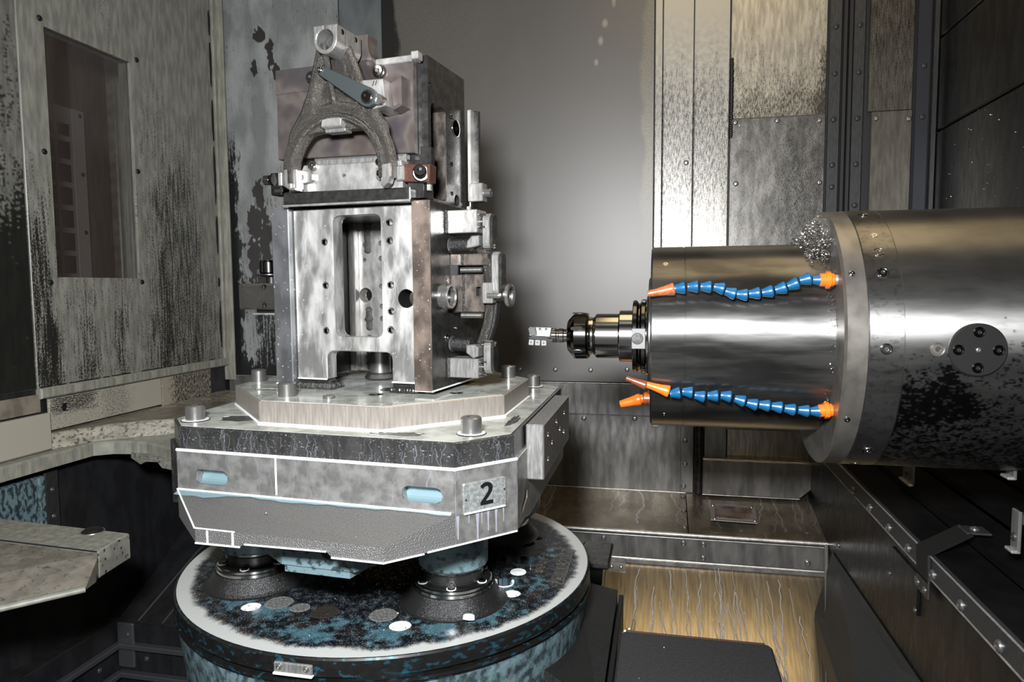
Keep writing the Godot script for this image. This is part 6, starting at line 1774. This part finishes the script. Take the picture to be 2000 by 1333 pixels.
func right_wall_things() -> void:
	var t := thing("cable_strap", "black strap bracket bent over the bright edge bar on the right cover", "strap", Vector3(0.735, 0.0, -0.028))
	var o := Vector3(-0.735, 0, 0.028)
	part("foot", box(0.003, 0.024, 0.042, 0.0008), m.post, t, o + Vector3(0.7325, 0.0045, -0.0265))
	for z in [-0.041, -0.015]:
		part("screw", button_screw(0.0048), m.steel, t, o + Vector3(0.731, 0.002, z), TO_MX)
	part("riser", sheet4(Vector3(0.731, 0.014, -0.048), Vector3(0.731, 0.014, -0.006), Vector3(0.731, 0.050, -0.010), Vector3(0.731, 0.050, -0.052), 0.003), m.seal, t, o)
	part("bridge", sheet4(Vector3(0.731, 0.050, -0.010), Vector3(0.790, 0.075, -0.030), Vector3(0.790, 0.075, -0.072), Vector3(0.731, 0.050, -0.052), 0.003), m.seal, t, o)
	part("tail", box(0.03, 0.003, 0.03, 0.0008), m.post, t, o + Vector3(0.800, 0.0740, -0.05))
	part("tail_screw", button_screw(0.006), m.steel, t, o + Vector3(0.800, 0.0755, -0.05))
	var n := thing("cover_plate", "plain screwed plate on the dark right lower sheet beside the strap", "plate", Vector3(0.739, -0.02, -0.12))
	part("sheet", plate(pv([[-0.179, -0.046], [-0.058, -0.053], [-0.058, 0.004], [-0.170, 0.004]]), [], 0.003, 0.0008), m.grazing_dark_wall, n, Vector3(0.001, 0.02, 0.12), Vector3(0, -90, 0))
	for q in [[-0.1745, -0.041], [-0.0635, -0.047], [-0.0635, -0.002]]:
		part("screw", button_screw(0.0038), m.steel, n, Vector3(-0.002, q[1] + 0.02, q[0] + 0.12), TO_MX)
	for w in [["wall_bracket", "steel bracket with a bright lower edge hanging behind the spindle housing, over the way cover", Vector3(0.80, 0.0665, -0.305), 0.115, 0.050], ["wall_bracket", "narrow steel bracket beside the spindle housing at the near end of the right wall", Vector3(0.80, 0.1690, 0.040), 0.10, 0.020], ["wall_bracket", "lower narrow bracket at the near end of the right wall, over the way cover", Vector3(0.80, 0.0865, 0.058), 0.050, 0.018]]:
		var b := thing(w[0], w[1], "bracket", w[2], 0.0, "steel brackets on the right wall")
		part("plate", box(0.004, w[3], w[4], 0.001), m.sheet, b, Vector3(0.0, w[3] / 2, 0.0))
		part("edge", box(0.010, 0.004, w[4], 0.001), m.bright, b, Vector3(-0.003, 0.002, 0.0))
		part("arm", box(0.185, 0.012, w[4] * 0.8, 0.001), m.post, b, Vector3(0.094, w[3] - 0.010, 0.0))
		part("screw", button_screw(0.0052), m.post, b, Vector3(-0.002, 0.018, 0.0), TO_MX)

func front_cover() -> void:
	var t := thing("axis_cover", "flat black cover box standing in the chute to the right of the table base", "cover", Vector3(0.45, -0.72, 0.0))
	part("lid", slab(rect(0.340, 0.006, 0.541, 0.60, 0.010), -0.112, -0.080, 0.003), m.rubber, t, Vector3(-0.45, 0.72, 0))
	part("body", box(0.185, 0.60, 0.56, 0.004), m.seal, t, Vector3(-0.010, 0.308, 0.306))
	part("rim", tube(PackedVector3Array([Vector3(0.348, -0.0815, 0.007), Vector3(0.532, -0.0815, 0.007)]), 0.0022, 8), m.redbrown, t, Vector3(-0.45, 0.72, 0))

# ---------------------------------------------------------------- chips
func flake() -> ArrayMesh:
	var g := Geo.new()
	var k := 5
	for i in k:
		var a0 := -1.1 + 2.2 * i / k
		var a1 := -1.1 + 2.2 * (i + 1) / k
		for s in 2:
			var z0 := -0.22
			var z1 := 0.22
			var p := [Vector3(sin(a0), cos(a0), z0 + 0.25 * a0), Vector3(sin(a1), cos(a1), z0 + 0.25 * a1), Vector3(sin(a1), cos(a1), z1 + 0.25 * a1), Vector3(sin(a0), cos(a0), z1 + 0.25 * a0)]
			if s == 0:
				g.quad(p[3], p[2], p[1], p[0])
			else:
				var d := 0.9
				g.quad(p[0] * d, p[1] * d, p[2] * d, p[3] * d)
	return g.mesh()

func scatter(called: String, label: String, spots: Array, mt: Material) -> void:
	var mm := MultiMesh.new()
	mm.transform_format = MultiMesh.TRANSFORM_3D
	mm.mesh = flake()
	mm.instance_count = spots.size()
	for i in spots.size():
		var s: float = spots[i][1]
		var b := Basis.from_euler(Vector3(rng.randf() * TAU, rng.randf() * TAU, rng.randf() * TAU)).scaled(Vector3(s, s * rng.randf_range(0.5, 1.0), s))
		mm.set_instance_transform(i, Transform3D(b, spots[i][0]))
	var o := MultiMeshInstance3D.new()
	o.name = called
	o.multimesh = mm
	o.material_override = mt
	add_child(o, true)
	o.set_meta("label", label)
	o.set_meta("category", "metal chips")
	o.set_meta("kind", "stuff")

func chips() -> void:
	var s := []
	# heap in the corner of nose and housing flange
	for i in 700:
		var a := deg_to_rad(rng.randf_range(48.0, 128.0))
		var f := pow(rng.randf(), 1.4)
		var x := 0.583 - f * 0.030 * (1.0 - absf(a - PI / 2) * 0.5)
		var r := 0.121 + rng.randf() * 0.036 * (1.0 - f)
		s.append([Vector3(x, 0.332 + r * sin(a), r * cos(a)), rng.randf_range(0.0016, 0.0036)])
	scatter("chip_heap", "heap of bright steel chips caught on top of the spindle nose against the flange", s, m.chip)
	s = []
	for i in 90:
		var a := deg_to_rad(rng.randf_range(-60.0, 60.0))
		s.append([Vector3(0.583 - 0.006 * rng.randf(), 0.332 + 0.121 * sin(a), 0.121 * cos(a)), rng.randf_range(0.0008, 0.0026)])
	scatter("flange_chips", "few loose bright chips clinging where the spindle nose meets its flange", s, m.chip)
	s = []
	for i in 900:
		var q := Vector2(rng.randfn(0.0, 1.0), rng.randfn(0.0, 1.0))
		s.append([Vector3(0.03 + q.x * 0.035, absf(rng.randfn(0.0, 0.010)) + 0.001, 0.075 + q.y * 0.022), rng.randf_range(0.0012, 0.0032)])
	scatter("brown_chips", "brown heap of fine chips in the dark under the pallet", s, m.chip_brown)
	s = []
	for i in 130:
		var r := 0.06 + 0.20 * sqrt(rng.randf())
		var a := rng.randf_range(-0.5, PI + 0.2)
		var p := Vector3(r * cos(a), 0.001, r * sin(a))
		if Vector2(p.x - 0.134, p.z - 0.122).length() > 0.072 and Vector2(p.x + 0.151, p.z - 0.118).length() > 0.072:
			s.append([p, rng.randf_range(0.0008, 0.0030)])
	scatter("table_chips", "scattered bright chips lying on the wet top of the rotary table", s, m.chip)
	s = []
	for i in 260:
		s.append([Vector3(0.56 + 0.19 * rng.randf(), 0.789 - 0.32 * pow(rng.randf(), 1.5), -0.7895), rng.randf_range(0.0006, 0.0024)])
	for i in 200:
		s.append([Vector3(0.395 + 0.145 * rng.randf(), rng.randf_range(0.45, 0.85), -0.7945), rng.randf_range(0.0006, 0.0020)])
	for i in 160:
		s.append([Vector3(-0.2 + 0.25 * rng.randf() * rng.randf(), rng.randf_range(0.45, 1.05), -0.7955), rng.randf_range(0.0005, 0.0016)])
	scatter("wall_chips", "fine bright chips stuck on the back wall sheets above the spindle", s, m.chip)
	s = []
	for i in 150:
		s.append([Vector3(0.9845, rng.randf_range(0.50, 0.735), rng.randf_range(-0.72, -0.25)), rng.randf_range(0.0008, 0.0024)])
	scatter("side_wall_chips", "bright specks of swarf stuck on the dark right wall above the housing", s, m.chip)
	s = []
	for i in 26:
		s.append([Vector3(rng.randf_range(0.345, 0.53), -0.0795, rng.randf_range(0.015, 0.2)), rng.randf_range(0.0006, 0.0018)])
	s.append([Vector3(0.346, -0.0775, 0.013), 0.005])
	s.append([Vector3(0.352, -0.0770, 0.010), 0.004])
	scatter("cover_chips", "few small chips lying on the flat black cover", s, m.chip)
	s = []
	for q in [[-0.045, 0.1455, 0.263, 0.0040], [-0.042, 0.1450, 0.266, 0.0034], [0.03, 0.1380, 0.292, 0.0016], [0.08, 0.1385, 0.2920, 0.0014], [-0.1, 0.1450, 0.27, 0.0012]]:
		s.append([Vector3(q[0], q[1], q[2]), q[3]])
	scatter("skirt_chips", "two curled chips on the gritty front skirt of the pallet", s, m.chip)
